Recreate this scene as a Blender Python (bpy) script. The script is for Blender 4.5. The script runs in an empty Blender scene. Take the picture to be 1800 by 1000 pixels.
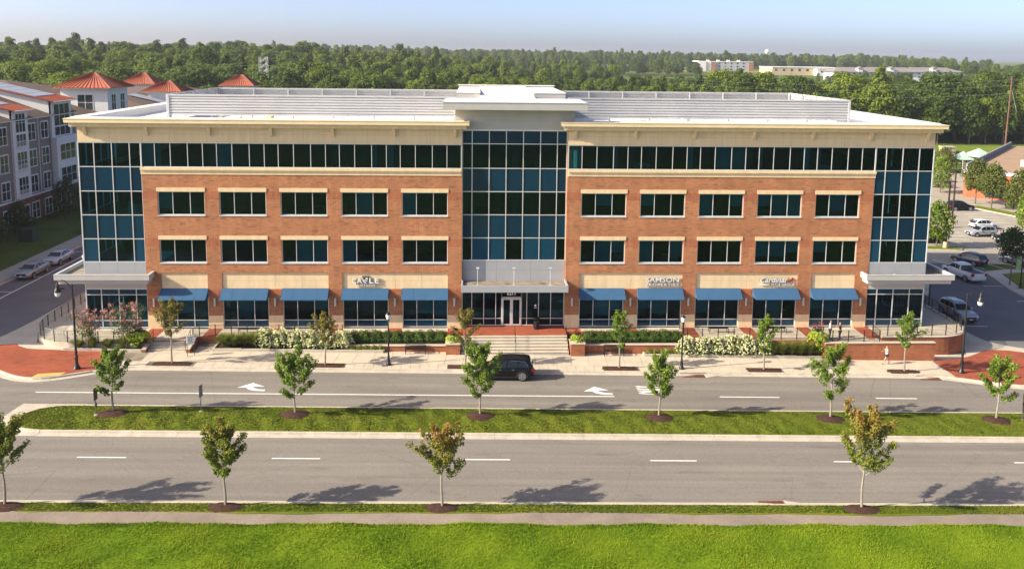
import bpy, bmesh, math, random
import numpy as np
from mathutils import Vector, Matrix
R = math.radians
scene = bpy.context.scene
COL = scene.collection
random.seed(7); rng = np.random.default_rng(11)

# ------------------------------------------------------------------ camera
cam_d = bpy.data.cameras.new('camera'); cam = bpy.data.objects.new('camera', cam_d); COL.objects.link(cam)
cam_d.sensor_width = 36.0; cam_d.lens = 1493.03/1800*36; cam_d.shift_y = -(500-297.26)/1800
cam_d.clip_start = 1.0; cam_d.clip_end = 12000
pitch, yaw, roll = 0.13317, 0.04278, 0.01125
_f = Vector((math.sin(yaw)*math.cos(pitch), math.cos(yaw)*math.cos(pitch), -math.sin(pitch)))
_r = Vector((math.cos(yaw), -math.sin(yaw), 0)); _u = _r.cross(_f)
_r2 = math.cos(roll)*_r + math.sin(roll)*_u; _u2 = -math.sin(roll)*_r + math.cos(roll)*_u
M = Matrix((_r2, _u2, -_f)).transposed().to_4x4(); M.translation = Vector((-3.482, -75.165, 24.743))
cam.matrix_world = M; scene.camera = cam

# ------------------------------------------------------------------ sky, sun, exposure
SUN_AZ, SUN_EL = R(13.3), R(29)     # shadows run 13.3 degrees off +X towards +Y
world = bpy.data.worlds.new('World'); scene.world = world; world.use_nodes = True
nt = world.node_tree; nt.nodes.clear()
sky = nt.nodes.new('ShaderNodeTexSky'); sky.sky_type = 'NISHITA'; sky.sun_disc = False
sky.sun_elevation = SUN_EL; sky.sun_rotation = math.atan2(-math.cos(SUN_AZ), -math.sin(SUN_AZ))
sky.altitude = 50; sky.air_density = 0.45; sky.dust_density = 1.8; sky.ozone_density = 1.2
bg = nt.nodes.new('ShaderNodeBackground'); bg.inputs['Strength'].default_value = 0.115
wo = nt.nodes.new('ShaderNodeOutputWorld')
tin = nt.nodes.new('ShaderNodeMix'); tin.data_type = 'RGBA'; tin.blend_type = 'MULTIPLY'; tin.inputs[0].default_value = 1.0; tin.inputs[7].default_value = (1.03, .975, .985, 1)
nt.links.new(sky.outputs[0], tin.inputs[6]); nt.links.new(tin.outputs[2], bg.inputs[0]); nt.links.new(bg.outputs[0], wo.inputs[0])
sd = bpy.data.lights.new('sun', 'SUN'); sd.energy = 4.0; sd.angle = R(0.53); sd.color = (1.0, 0.89, 0.69)
sun = bpy.data.objects.new('sun', sd); COL.objects.link(sun)
S_DIR = Vector((-math.cos(SUN_EL)*math.cos(SUN_AZ), -math.cos(SUN_EL)*math.sin(SUN_AZ), math.sin(SUN_EL)))
sun.rotation_euler = S_DIR.to_track_quat('Z', 'Y').to_euler(); sun.location = S_DIR*200
scene.view_settings.view_transform = 'Standard'; scene.view_settings.look = 'None'
scene.view_settings.exposure = 1.3; scene.view_settings.gamma = 1.0
try: scene.view_settings.use_curve_mapping = False
except Exception: pass
scene.render.engine = 'CYCLES'
scene.cycles.max_bounces = 6; scene.cycles.diffuse_bounces = 3; scene.cycles.glossy_bounces = 3
scene.cycles.transparent_max_bounces = 12; scene.cycles.transmission_bounces = 4
scene.cycles.use_denoising = True

# ------------------------------------------------------------------ helpers
ZR, GX = -1.1837, -0.01564
def gz(x): return ZR + GX*max(-150.0, min(150.0, x))

def tag(o, label=None, cat=None, group=None, kind=None):
    if label: o['label'] = label
    if cat: o['category'] = cat
    if group: o['group'] = group
    if kind: o['kind'] = kind
    return o
def empty(name, loc=(0,0,0), rz=0.0, label=None, cat=None, group=None, kind=None):
    o = bpy.data.objects.new(name, None); COL.objects.link(o); o.empty_display_size = .2
    o.location = loc; o.rotation_euler = (0,0,rz)
    return tag(o, label, cat, group, kind)
def copy_tree(o, parent=None):
    c = o.copy(); COL.objects.link(c); c.parent = parent
    for ch in list(o.children): copy_tree(ch, c)
    return c

class MB:
    def __init__(s): s.v = []; s.f = []; s.m = []
    def add(s, vs, fs, m=0):
        n = len(s.v); s.v += [tuple(v) for v in vs]; s.f += [tuple(i+n for i in f) for f in fs]; s.m += [m]*len(fs); return s
    def box(s, x0, x1, y0, y1, z0, z1, m=0):
        return s.add([(x0,y0,z0),(x1,y0,z0),(x1,y1,z0),(x0,y1,z0),(x0,y0,z1),(x1,y0,z1),(x1,y1,z1),(x0,y1,z1)],
            [(0,3,2,1),(4,5,6,7),(0,1,5,4),(1,2,6,5),(2,3,7,6),(3,0,4,7)], m)
    def obox(s, c, size, rz=0, m=0, rx=0, ry=0):
        mm = Matrix.Translation(c) @ Matrix.Rotation(rz,4,'Z') @ Matrix.Rotation(ry,4,'Y') @ Matrix.Rotation(rx,4,'X')
        a,b,d = size[0]/2, size[1]/2, size[2]/2
        vs = [mm @ Vector(p) for p in [(-a,-b,-d),(a,-b,-d),(a,b,-d),(-a,b,-d),(-a,-b,d),(a,-b,d),(a,b,d),(-a,b,d)]]
        return s.add(vs, [(0,3,2,1),(4,5,6,7),(0,1,5,4),(1,2,6,5),(2,3,7,6),(3,0,4,7)], m)
    def prism(s, poly, zlo, zhi, m=0):
        n = len(poly)
        lo = zlo if callable(zlo) else (lambda x,y: zlo); hi = zhi if callable(zhi) else (lambda x,y: zhi)
        a = sum(poly[i][0]*poly[(i+1)%n][1]-poly[(i+1)%n][0]*poly[i][1] for i in range(n))
        if a < 0: poly = poly[::-1]
        vs = [(x,y,lo(x,y)) for x,y in poly] + [(x,y,hi(x,y)) for x,y in poly]
        fs = [tuple(range(n-1,-1,-1)), tuple(range(n,2*n))] + [(i,(i+1)%n,n+(i+1)%n,n+i) for i in range(n)]
        return s.add(vs, fs, m)
    def xprism(s, poly, x0, x1, m=0):     # polygon in (y,z), extruded along x
        n = len(poly)
        a = sum(poly[i][0]*poly[(i+1)%n][1]-poly[(i+1)%n][0]*poly[i][1] for i in range(n))
        if a < 0: poly = poly[::-1]
        vs = [(x0,y,z) for y,z in poly] + [(x1,y,z) for y,z in poly]
        return s.add(vs, [tuple(range(n-1,-1,-1)), tuple(range(n,2*n))] + [(i,(i+1)%n,n+(i+1)%n,n+i) for i in range(n)], m)
    def yprism(s, poly, y0, y1, m=0):     # polygon in (x,z), extruded along y
        n = len(poly)
        a = sum(poly[i][0]*poly[(i+1)%n][1]-poly[(i+1)%n][0]*poly[i][1] for i in range(n))
        if a > 0: poly = poly[::-1]
        vs = [(x,y0,z) for x,z in poly] + [(x,y1,z) for x,z in poly]
        return s.add(vs, [tuple(range(n-1,-1,-1)), tuple(range(n,2*n))] + [(i,(i+1)%n,n+(i+1)%n,n+i) for i in range(n)], m)
    def tube(s, pts, rad, n=8, m=0, cap=True):
        pts = [Vector(p) for p in pts]; k = len(pts)
        rs = rad if isinstance(rad, (list,tuple)) else [rad]*k
        vs = []; ref = None
        for i,p in enumerate(pts):
            t = (pts[min(i+1,k-1)]-pts[max(i-1,0)]).normalized()
            if ref is None: ref = Vector((0,0,1)) if abs(t.z) < .9 else Vector((1,0,0))
            a = t.cross(ref); a = a.normalized() if a.length > 1e-6 else t.orthogonal().normalized()
            b = a.cross(t).normalized(); ref = b
            for j in range(n):
                an = 2*math.pi*j/n; vs.append(p + a*(math.cos(an)*rs[i]) + b*(math.sin(an)*rs[i]))
        fs = [(i*n+j, i*n+(j+1)%n, (i+1)*n+(j+1)%n, (i+1)*n+j) for i in range(k-1) for j in range(n)]
        if cap: fs += [tuple(range(n-1,-1,-1)), tuple(range((k-1)*n, k*n))]
        return s.add(vs, fs, m)
    def lathe(s, prof, n=12, c=(0,0,0), m=0):
        k = len(prof); vs = [(c[0]+r*math.cos(2*math.pi*j/n), c[1]+r*math.sin(2*math.pi*j/n), c[2]+z) for r,z in prof for j in range(n)]
        fs = [(i*n+j, i*n+(j+1)%n, (i+1)*n+(j+1)%n, (i+1)*n+j) for i in range(k-1) for j in range(n)]
        fs += [tuple(range(n-1,-1,-1)), tuple(range((k-1)*n, k*n))]
        return s.add(vs, fs, m)
    def build(s, name, mats, parent=None, smooth=False, loc=None, rz=None):
        me = bpy.data.meshes.new(name); me.from_pydata(s.v, [], s.f)
        mats = mats if isinstance(mats, (list,tuple)) else [mats]
        for q in mats: me.materials.append(q)
        if len(mats) > 1: me.polygons.foreach_set('material_index', s.m)
        if smooth:
            me.polygons.foreach_set('use_smooth', [True]*len(s.f))
            me.set_sharp_from_angle(angle=R(40))
        me.update()
        o = bpy.data.objects.new(name, me); COL.objects.link(o)
        if parent is not None: o.parent = parent
        if loc is not None: o.location = loc
        if rz is not None: o.rotation_euler = (0,0,rz)
        return o
def gprism(poly, h0, h1, mb=None):
    mb = mb or MB()
    return mb.prism(poly, lambda x,y: gz(x)+h0, lambda x,y: gz(x)+h1)

_ub = {}
def ubox(name, x0, x1, y0, y1, z0, z1, mat, parent=None):
    """box object sharing one unit mesh per material"""
    k = mat.name
    if k not in _ub:
        me = bpy.data.meshes.new('unit_'+k); b = MB().box(-.5,.5,-.5,.5,-.5,.5); me.from_pydata(b.v, [], b.f); me.materials.append(mat); _ub[k] = me
    o = bpy.data.objects.new(name, _ub[k]); COL.objects.link(o)
    o.location = ((x0+x1)/2, (y0+y1)/2, (z0+z1)/2); o.scale = (x1-x0, y1-y0, z1-z0)
    if parent is not None: o.parent = parent
    return o

# ------------------------------------------------------------------ materials
MATS = {}
def newmat(name):
    m = bpy.data.materials.new(name); m.use_nodes = True; MATS[name] = m
    return m, m.node_tree, m.node_tree.nodes['Principled BSDF']
def _n(nt, t, **kw):
    n = nt.nodes.new(t)
    for k,v in kw.items(): setattr(n, k, v)
    return n
def _pos(nt, scale=(1,1,1)):
    g = _n(nt,'ShaderNodeNewGeometry'); mp = _n(nt,'ShaderNodeMapping'); mp.inputs['Scale'].default_value = scale
    nt.links.new(g.outputs['Position'], mp.inputs['Vector']); return mp.outputs[0]
def _noise(nt, vec, scale, detail=3, rough=.55):
    n = _n(nt,'ShaderNodeTexNoise'); n.inputs['Scale'].default_value = scale; n.inputs['Detail'].default_value = detail; n.inputs['Roughness'].default_value = rough
    nt.links.new(vec, n.inputs['Vector']); return n.outputs['Fac']
def _ramp(nt, fac, stops):
    r = _n(nt,'ShaderNodeValToRGB'); e = r.color_ramp.elements
    while len(e) < len(stops): e.new(.5)
    for q,(p,c) in zip(e, stops): q.position = p; q.color = (*c,1) if len(c)==3 else c
    nt.links.new(fac, r.inputs[0]); return r.outputs[0]
def _mix(nt, fac, a, b, mode='MIX'):
    m = _n(nt,'ShaderNodeMix', data_type='RGBA', blend_type=mode)
    if isinstance(fac,(int,float)): m.inputs[0].default_value = fac
    else: nt.links.new(fac, m.inputs[0])
    for i,q in ((6,a),(7,b)):
        if isinstance(q, tuple): m.inputs[i].default_value = (*q,1) if len(q)==3 else q
        else: nt.links.new(q, m.inputs[i])
    return m.outputs[2]
def _bump(nt, b, h, strength, dist=.02):
    n = _n(nt,'ShaderNodeBump'); n.inputs['Strength'].default_value = strength; n.inputs['Distance'].default_value = dist
    nt.links.new(h, n.inputs['Height']); nt.links.new(n.outputs[0], b.inputs['Normal'])
def sc(c, k): return tuple(min(1.0, q*k) for q in c)
def pm(name, col, var=.12, scale=3.0, rough=.8, metal=0.0, spec=.4, bump=0, bscale=None, fine=None, stretch=(1,1,1)):
    """plain procedural material: two-scale noise variation of one colour"""
    m, nt, b = newmat(name)
    v = _pos(nt, stretch)
    n1 = _noise(nt, v, scale, 4)
    c = _ramp(nt, n1, [(.3, sc(col,1-var)), (.7, sc(col,1+var))])
    if fine:
        n2 = _noise(nt, v, fine[0], 2); c = _mix(nt, 1.0, c, _ramp(nt, n2, [(.25,(1-fine[1],)*3),(.75,(1+fine[1],)*3)]), 'MULTIPLY')
    nt.links.new(c, b.inputs['Base Color'])
    b.inputs['Roughness'].default_value = rough; b.inputs['Metallic'].default_value = metal
    b.inputs['Specular IOR Level'].default_value = spec
    if bump: _bump(nt, b, _noise(nt, v, bscale or scale*8, 3), bump)
    return m
def brickmat(name, c1, c2, mortar, bw=.3, bh=.1, mix='xy', dark=(.12,.05,.035), spots=.07, ms=.016):
    m, nt, b = newmat(name)
    g = _n(nt,'ShaderNodeNewGeometry'); sp = _n(nt,'ShaderNodeSeparateXYZ'); nt.links.new(g.outputs['Position'], sp.inputs[0])
    cb = _n(nt,'ShaderNodeCombineXYZ')
    if mix == 'flat':
        nt.links.new(sp.outputs[0], cb.inputs[0]); nt.links.new(sp.outputs[1], cb.inputs[1])
    else:
        ad = _n(nt,'ShaderNodeMath', operation='ADD'); nt.links.new(sp.outputs[0], ad.inputs[0]); nt.links.new(sp.outputs[1], ad.inputs[1])
        nt.links.new(ad.outputs[0], cb.inputs[0 if mix=='xy' else 1]); nt.links.new(sp.outputs[2], cb.inputs[1 if mix=='xy' else 0])
    t = _n(nt,'ShaderNodeTexBrick'); nt.links.new(cb.outputs[0], t.inputs['Vector'])
    t.inputs['Scale'].default_value = 1.0; t.inputs['Brick Width'].default_value = bw; t.inputs['Row Height'].default_value = bh
    t.inputs['Mortar Size'].default_value = ms; t.inputs['Bias'].default_value = 0.0; t.inputs['Mortar Smooth'].default_value = .3
    t.inputs['Color1'].default_value = (*c1,1); t.inputs['Color2'].default_value = (*c2,1); t.inputs['Mortar'].default_value = (*mortar,1)
    # scattered darker bricks: white noise on the brick cell
    sn = _n(nt,'ShaderNodeVectorMath', operation='SNAP'); sn.inputs[1].default_value = (bw*1.5, bh, 1)
    nt.links.new(cb.outputs[0], sn.inputs[0])
    wn = _n(nt,'ShaderNodeTexWhiteNoise', noise_dimensions='2D'); nt.links.new(sn.outputs[0], wn.inputs['Vector'])
    lt = _n(nt,'ShaderNodeMath', operation='LESS_THAN'); lt.inputs[1].default_value = spots; nt.links.new(wn.outputs['Value'], lt.inputs[0])
    mu = _n(nt,'ShaderNodeMath', operation='MULTIPLY'); mu.inputs[1].default_value = .4; nt.links.new(lt.outputs[0], mu.inputs[0])
    c = _mix(nt, mu.outputs[0], t.outputs['Color'], dark)
    n1 = _noise(nt, _pos(nt), .5, 4)
    c = _mix(nt, 1.0, c, _ramp(nt, n1, [(.3,(.86,.86,.86)),(.7,(1.12,1.12,1.1))]), 'MULTIPLY')
    c = _mix(nt, 1.0, c, _ramp(nt, _noise(nt, _pos(nt,(2.0,2.0,.12)), .8, 4, .65), [(.3,(.88,.87,.86)),(.6,(1.04,1.04,1.04))]), 'MULTIPLY')
    nt.links.new(c, b.inputs['Base Color']); b.inputs['Roughness'].default_value = .9; b.inputs['Specular IOR Level'].default_value = .2
    iv = _n(nt,'ShaderNodeMath', operation='SUBTRACT'); iv.inputs[0].default_value = 1; nt.links.new(t.outputs['Fac'], iv.inputs[1])
    _bump(nt, b, iv.outputs[0], .5, .01)
    return m
def glassmat(name, tint, refl_ior=1.55, rough=.015):
    m, nt, b = newmat(name); nt.nodes.remove(b)
    out = [n for n in nt.nodes if n.type == 'OUTPUT_MATERIAL'][0]
    tr = _n(nt,'ShaderNodeBsdfTransparent'); tr.inputs[0].default_value = (*tint,1)
    gl = _n(nt,'ShaderNodeBsdfGlossy'); gl.inputs['Roughness'].default_value = rough; gl.inputs[0].default_value = (.32,.72,1,1)
    fr = _n(nt,'ShaderNodeFresnel'); fr.inputs['IOR'].default_value = refl_ior
    # a very slight waviness of the panes
    bp = _n(nt,'ShaderNodeBump'); bp.inputs['Strength'].default_value = .05; bp.inputs['Distance'].default_value = .01
    nt.links.new(_noise(nt, _pos(nt), .7, 1), bp.inputs['Height']); nt.links.new(bp.outputs[0], gl.inputs['Normal'])
    mx = _n(nt,'ShaderNodeMixShader'); nt.links.new(fr.outputs[0], mx.inputs[0]); nt.links.new(tr.outputs[0], mx.inputs[1]); nt.links.new(gl.outputs[0], mx.inputs[2])
    nt.links.new(mx.outputs[0], out.inputs[0]); return m
def leafmat(name, cols, trans=.25, rough=.6, objvar=.0):
    """foliage: each leaf takes its colour from the leaf attribute 'tint' (0..1)"""
    m, nt, b = newmat(name); out = [n for n in nt.nodes if n.type == 'OUTPUT_MATERIAL'][0]
    at = _n(nt,'ShaderNodeAttribute'); at.attribute_name = 'tint'
    k = len(cols); c = _ramp(nt, at.outputs['Fac'], [(i/(k-1), q) for i,q in enumerate(cols)])
    if objvar:
        oi = _n(nt,'ShaderNodeObjectInfo')
        c = _mix(nt, 1.0, c, _ramp(nt, oi.outputs['Random'], [(0,(1-objvar*.9,1-objvar*.75,1-objvar*.6)),(.5,(1,1,1)),(1,(1+objvar*1.3,1+objvar*.9,1))]), 'MULTIPLY')
    nt.links.new(c, b.inputs['Base Color']); b.inputs['Roughness'].default_value = rough; b.inputs['Specular IOR Level'].default_value = .25
    ts = _n(nt,'ShaderNodeBsdfTranslucent'); nt.links.new(c, ts.inputs[0])
    mx = _n(nt,'ShaderNodeMixShader'); mx.inputs[0].default_value = trans
    nt.links.new(b.outputs[0], mx.inputs[1]); nt.links.new(ts.outputs[0], mx.inputs[2]); nt.links.new(mx.outputs[0], out.inputs[0]); return m

asphalt = pm('asphalt', (.205,.186,.162), .07, .35, .92, spec=.25, fine=(22,.22), bump=.25, bscale=40, stretch=(.35,1,1))
def wear(m, amt):
    """long wheel-worn bands, faint cracks and stains on the carriageway"""
    nt = m.node_tree; b = nt.nodes['Principled BSDF']; src = b.inputs['Base Color'].links[0].from_socket
    band = _ramp(nt, _noise(nt, _pos(nt, (.012,1,1)), .95, 3, .6), [(.35,(1-amt,)*3),(.65,(1+amt*.7,)*3)])
    st = _ramp(nt, _noise(nt, _pos(nt, (.25,1,1)), 1.1, 6, .7), [(.28,(.76,.76,.76)),(.44,(1,1,1))])
    vo = _n(nt,'ShaderNodeTexVoronoi', feature='DISTANCE_TO_EDGE'); vo.inputs['Scale'].default_value = .13
    nv = _n(nt,'ShaderNodeTexNoise'); nv.inputs['Scale'].default_value = .8; nv.inputs['Detail'].default_value = 5
    ad = _n(nt,'ShaderNodeMix', data_type='RGBA'); ad.inputs[0].default_value = .06; p_ = _pos(nt); nt.links.new(p_, nv.inputs['Vector']); nt.links.new(p_, ad.inputs[6]); nt.links.new(nv.outputs['Color'], ad.inputs[7])
    nt.links.new(ad.outputs[2], vo.inputs['Vector']); cr = _ramp(nt, vo.outputs['Distance'], [(.0,(.80,.80,.80)),(.004,(1,1,1))])
    c = _mix(nt, 1.0, src, band, 'MULTIPLY'); c = _mix(nt, 1.0, c, st, 'MULTIPLY'); c = _mix(nt, 1.0, c, cr, 'MULTIPLY'); nt.links.new(c, b.inputs['Base Color'])
wear(asphalt, .15)
asphalt_b = pm('asphalt_lot', (.34,.305,.25), .10, .3, .92, spec=.2, fine=(20,.15))
asphalt_s = pm('asphalt_street', (.15,.145,.15), .10, .3, .92, spec=.25, fine=(20,.2))
path_m = pm('path_asphalt', (.25,.205,.165), .16, .55, .95, spec=.2, fine=(9,.14), bump=.3, bscale=14)
concrete = pm('concrete', (.50,.44,.345), .10, .8, .88, spec=.25, fine=(14,.08))
concrete2 = pm('concrete_grey', (.42,.385,.33), .12, .9, .9, spec=.25, fine=(12,.1))
kerbc = pm('kerb_concrete', (.47,.42,.34), .14, 1.2, .9, spec=.2, fine=(10,.12))
joint = pm('joint_dark', (.16,.14,.115), .15, 3, .95)
paint_w = pm('road_paint', (.78,.77,.75), .08, 5, .8, fine=(18,.12))
mulch = pm('mulch', (.062,.034,.026), .35, 6, .98, spec=.1, fine=(30,.5), bump=.8, bscale=25)
soil = pm('soil', (.06,.04,.03), .3, 6, .98, spec=.1, fine=(25,.4))
def grassmat(name, a, b_, c_):
    m, nt, b = newmat(name); v = _pos(nt)
    n1 = _noise(nt, v, .22, 5, .65); n2 = _noise(nt, v, 13, 5, .75); n3 = _noise(nt, v, 2.1, 5, .75)
    c = _ramp(nt, n1, [(.32,a),(.5,b_),(.68,c_)])
    c = _mix(nt, 1.0, c, _ramp(nt, n2, [(.25,(.80,.82,.8)),(.75,(1.2,1.17,1.15))]), 'MULTIPLY')
    c = _mix(nt, 1.0, c, _ramp(nt, n3, [(.3,(.8,.84,.8)),(.7,(1.18,1.14,1.1))]), 'MULTIPLY')
    nt.links.new(c, b.inputs['Base Color']); b.inputs['Roughness'].default_value = .95; b.inputs['Specular IOR Level'].default_value = .1
    _bump(nt, b, n2, .2, .03); return m
lawn_m = grassmat('lawn_grass', (.092,.155,.007), (.122,.192,.008), (.165,.214,.011))
median_m = grassmat('median_grass', (.095,.132,.010), (.128,.160,.014), (.168,.186,.020))
ground_m = grassmat('ground_grass', (.07,.11,.02), (.09,.13,.025), (.12,.14,.03))
brick = brickmat('facade_brick', (.46,.150,.057), (.31,.085,.035), (.47,.295,.17))
brick_sold = brickmat('soldier_brick', (.43,.122,.052), (.32,.082,.038), (.40,.21,.12), bw=.3, bh=.1, mix='zx')
brick_wall_m = brickmat('garden_brick', (.36,.105,.046), (.27,.072,.035), (.34,.18,.10), bw=.3, bh=.1)
paver = brickmat('brick_paver', (.35,.085,.042), (.28,.062,.032), (.28,.105,.06), bw=.4, bh=.13, mix='flat', spots=.08, ms=.014)
stone = pm('cast_stone', (.74,.57,.345), .08, 1.3, .85, spec=.25, fine=(6,.05), stretch=(1.6,1.6,.35))
fascia_m = pm('fascia_render', (.70,.54,.335), .07, .9, .9, spec=.2, fine=(4,.05), stretch=(2.2,2.2,.25))
coping = pm('metal_coping', (.74,.60,.38), .06, 1, .6, spec=.4)
greyp = pm('grey_panel', (.44,.425,.40), .05, .8, .75, spec=.35, fine=(16,.04))
greyd = pm('grey_metal_panel', (.36,.375,.39), .05, .8, .55, spec=.4, metal=.1)
alu = pm('aluminium', (.66,.67,.67), .05, 2, .4, metal=.35, spec=.5)
whitem = pm('roof_membrane', (.80,.78,.74), .05, .4, .85, fine=(5,.05))
louvre = pm('louvre_metal', (.50,.50,.495), .04, .7, .5, metal=.25)
canopyt = pm('canopy_ballast', (.24,.19,.145), .3, 1.4, .95, fine=(9,.3))
blackm = pm('black_metal', (.012,.012,.013), .2, 4, .45, spec=.5)
fabric = pm('awning_canvas', (.040,.102,.195), .05, 1.2, .9, spec=.15, fine=(24,.05))
intm = pm('interior_wall', (.30,.29,.27), .1, .6, .9)
intd = pm('interior_dark', (.10,.10,.10), .2, .6, .9)
blindm = pm('window_blind', (.70,.72,.70), .05, 1, .8)
glass = glassmat('window_glass', (.22,.50,.56), 1.38)
spand = [pm('spandrel_glass_%d'%i, c, .10, .25, .06, spec=.35) for i,c in enumerate([(.0025,.030,.062),(.002,.022,.048),(.005,.045,.085)])]
clear = glassmat('clear_glass', (.85,.88,.88), 1.45, .03)
white_em = pm('white_letter', (.82,.82,.80), .03, 3, .5)
# ================================================================== GROUND, ROADS, KERBS, PAVEMENTS
def smooth(t): t = max(0.0, min(1.0, t)); return t*t*(3-2*t)
def terrain(x, y):
    z = gz(x) - .09
    if y > 120:
        k = smooth((y-120)/130)
        tgt = -3.2 + 12.0*smooth((y-260)/700) + 5.0*smooth((-x-20)/160)*smooth((y-130)/150)
        tgt += 2.0*math.sin(x*.004+1.3)*smooth((y-700)/600) + 5*smooth((y-1200)/1500)
        z = z*(1-k) + tgt*k
    return z
def make_ground():
    xs = sorted(set([-6000,-4000,-2500,-1600,-1100,-800,-600,-450,-350,-280] + list(range(-240,241,16)) + [280,350,450,600,800,1100,1600,2500,4000,6000]))
    ys = [-3000,-1500,-800,-400,-250,-150,-100,-75,-60,-40,-20,0,20,40,60,80,100,120] + list(range(135,420,15)) + [450,500,560,640,740,860,1000,1200,1500,2000,2800,4000,6500]
    mb = MB(); nx = len(xs)
    vs = [(x,y,terrain(x,y)) for y in ys for x in xs]
    fs = [(j*nx+i, j*nx+i+1, (j+1)*nx+i+1, (j+1)*nx+i) for j in range(len(ys)-1) for i in range(nx-1)]
    mb.add(vs, fs); tag(mb.build('ground', ground_m, smooth=True), kind='structure')
make_ground()
def sheet(name, poly, h, mat, parent=None, thick=.03, kind='structure'):
    o = gprism(poly, h-thick, h).build(name, mat, parent)
    return tag(o, kind=kind) if kind and parent is None else o

sheet('road', [(-140,-28.7),(140,-28.7),(140,-7.9),(-140,-7.9)], 0, asphalt)
sheet('side_street', [(-54.7,-7.9),(-43.6,-7.9),(-43.6,150),(-54.7,150)], 0, asphalt_s)
# right-hand street and the car park behind it
sheet('side_street', [(43.9,-7.9),(60.5,-7.9),(60.5,17.5),(62.3,28.5),(62.3,33),(43.9,33)], 0, asphalt_s)
sheet('parking_lot', [(43.9,33),(140,33),(140,84),(120,110),(110,150),(60,150),(43.9,120)], 0, asphalt_b)

def kerb_run(path, side, gutter=.45, seg=3.05, name='kerb', flat=False):
    """kerb and gutter cast in lengths; path = back of kerb, side = +1 when the road lies to the left of the path"""
    root = tag(empty(name), kind='structure')
    pts = [Vector((p[0],p[1])) for p in path]
    d = [0]
    for a,b in zip(pts, pts[1:]): d.append(d[-1]+(b-a).length)
    def at(s):
        for i in range(len(pts)-1):
            if s <= d[i+1]+1e-6:
                t = (s-d[i])/max(1e-6, d[i+1]-d[i]); return pts[i].lerp(pts[i+1], t)
        return pts[-1]
    def nrm(s):
        a, b = at(max(0,s-.35)), at(min(d[-1],s+.35)); t = (b-a).normalized(); return Vector((-t.y,t.x))*side
    prof = [(0,-.12),(0,.15),(.15,.15),(.17,.135),(.20,.025),(.20+gutter,.008),(.20+gutter,-.12)]
    s = 0
    while s < d[-1]-.05:
        e = min(d[-1], s+seg); k = 1 if seg_straight(at, s, e) else 5
        mb = MB(); vs = []; st = [s+.008+(e-s-.016)*i/k for i in range(k+1)]
        for q in st:
            p, n = at(q), nrm(q)
            for o, h in prof: w = p+n*o; vs.append((w.x, w.y, gz(w.x)+h))
        m = len(prof); fs = [(i*m+j, (i+1)*m+j, (i+1)*m+(j+1)%m, i*m+(j+1)%m) for i in range(k) for j in range(m)]
        fs += [tuple(range(m)), tuple(range(k*m+m-1, k*m-1, -1))]
        if side > 0: fs = [f[::-1] for f in fs]
        mb.add(vs, fs); mb.build('kerb_segment', kerbc, root); s = e
    return root
def seg_straight(at, s, e):
    a, m, b = at(s), at((s+e)/2), at(e); return (m-(a+b)/2).length < .003
def curve(pts, n=6):
    """Catmull-Rom through the points"""
    out = []; P = [pts[0]]+list(pts)+[pts[-1]]
    for i in range(1, len(P)-2):
        p0,p1,p2,p3 = [np.array(q,float) for q in P[i-1:i+3]]
        for k in range(n):
            t = k/n; out.append(tuple(.5*((2*p1)+(-p0+p2)*t+(2*p0-5*p1+4*p2-p3)*t*t+(-p0+3*p1-3*p2+p3)*t**3)))
    out.append(tuple(pts[-1])); return out

FAR_L = curve([(-31,-7.75),(-32.6,-8.1),(-34.2,-8.95),(-36.1,-10.0),(-37.7,-10.45),(-39.3,-10.05),(-41,-9.0),(-44,-7.0),(-48,-5.6),(-52,-5.1)])
FAR_R = curve([(33.2,-7.75),(35.4,-8.0),(37,-8.45),(39.2,-9.3),(41.6,-9.95),(43.6,-9.7),(46,-8.2),(50,-6.4),(54,-5.6)])
LEFT_S = curve([(-44.2,60),(-44.2,14),(-44.3,8),(-44.5,3),(-45.1,-1.2),(-46.6,-2.9),(-49.5,-3.8),(-52,-4.1)])
RIGHT_S = curve([(44.5,60),(44.5,14),(44.5,7),(44.6,4.5),(45.1,1.0),(46.8,-.7),(50,-1.9),(54,-2.4)])
kerb_run([(-31,-7.75),(33.2,-7.75)], -1)
kerb_run(FAR_L, 1); kerb_run(FAR_R, -1); kerb_run(LEFT_S, -1, .3); kerb_run(RIGHT_S, 1, .3)
side_poly = FAR_L[::-1] + FAR_R + RIGHT_S[::-1] + LEFT_S
walk = tag(gprism(side_poly, -.1, .132).build('sidewalk', joint), kind='structure')

# concrete slabs of the sidewalk
def slab(poly, h=.15, mat=concrete, parent=walk, name='paving_slab'): return gprism(poly, .05, h).build(name, mat, parent)
g = .012
pits = [-28.24,-15.79,-4.27,8.58,20.85,32.98]
x = -31.0
while x < 33.1:                                   # narrow row along the kerb, cut out around the tree pits
    x2 = x+.765
    if not any(p-1.62 < (x+x2)/2 < p+1.62 for p in pits): slab([(x+g,-7.75),(x2-g,-7.75),(x2-g,-6.72-g),(x+g,-6.72-g)])
    x = x2
x = -33.6
i = 0
while x < 36.6:                                   # wide row
    x2 = min(x+1.53, 37.0)
    slab([(x+g,-6.72+g),(x2-g,-6.72+g),(x2-g+(.35 if x<-20 else .15),-4.4),(x+g+(.35 if x<-20 else .15),-4.4)]); x = x2; i += 1
x = -27.4
while x < 26:                                     # strip in front of beds and walls
    x2 = x+1.53; slab([(x+g,-4.4+g),(x2-g,-4.4+g),(x2-g,-3.0),(x+g,-3.0)]); x = x2
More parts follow.
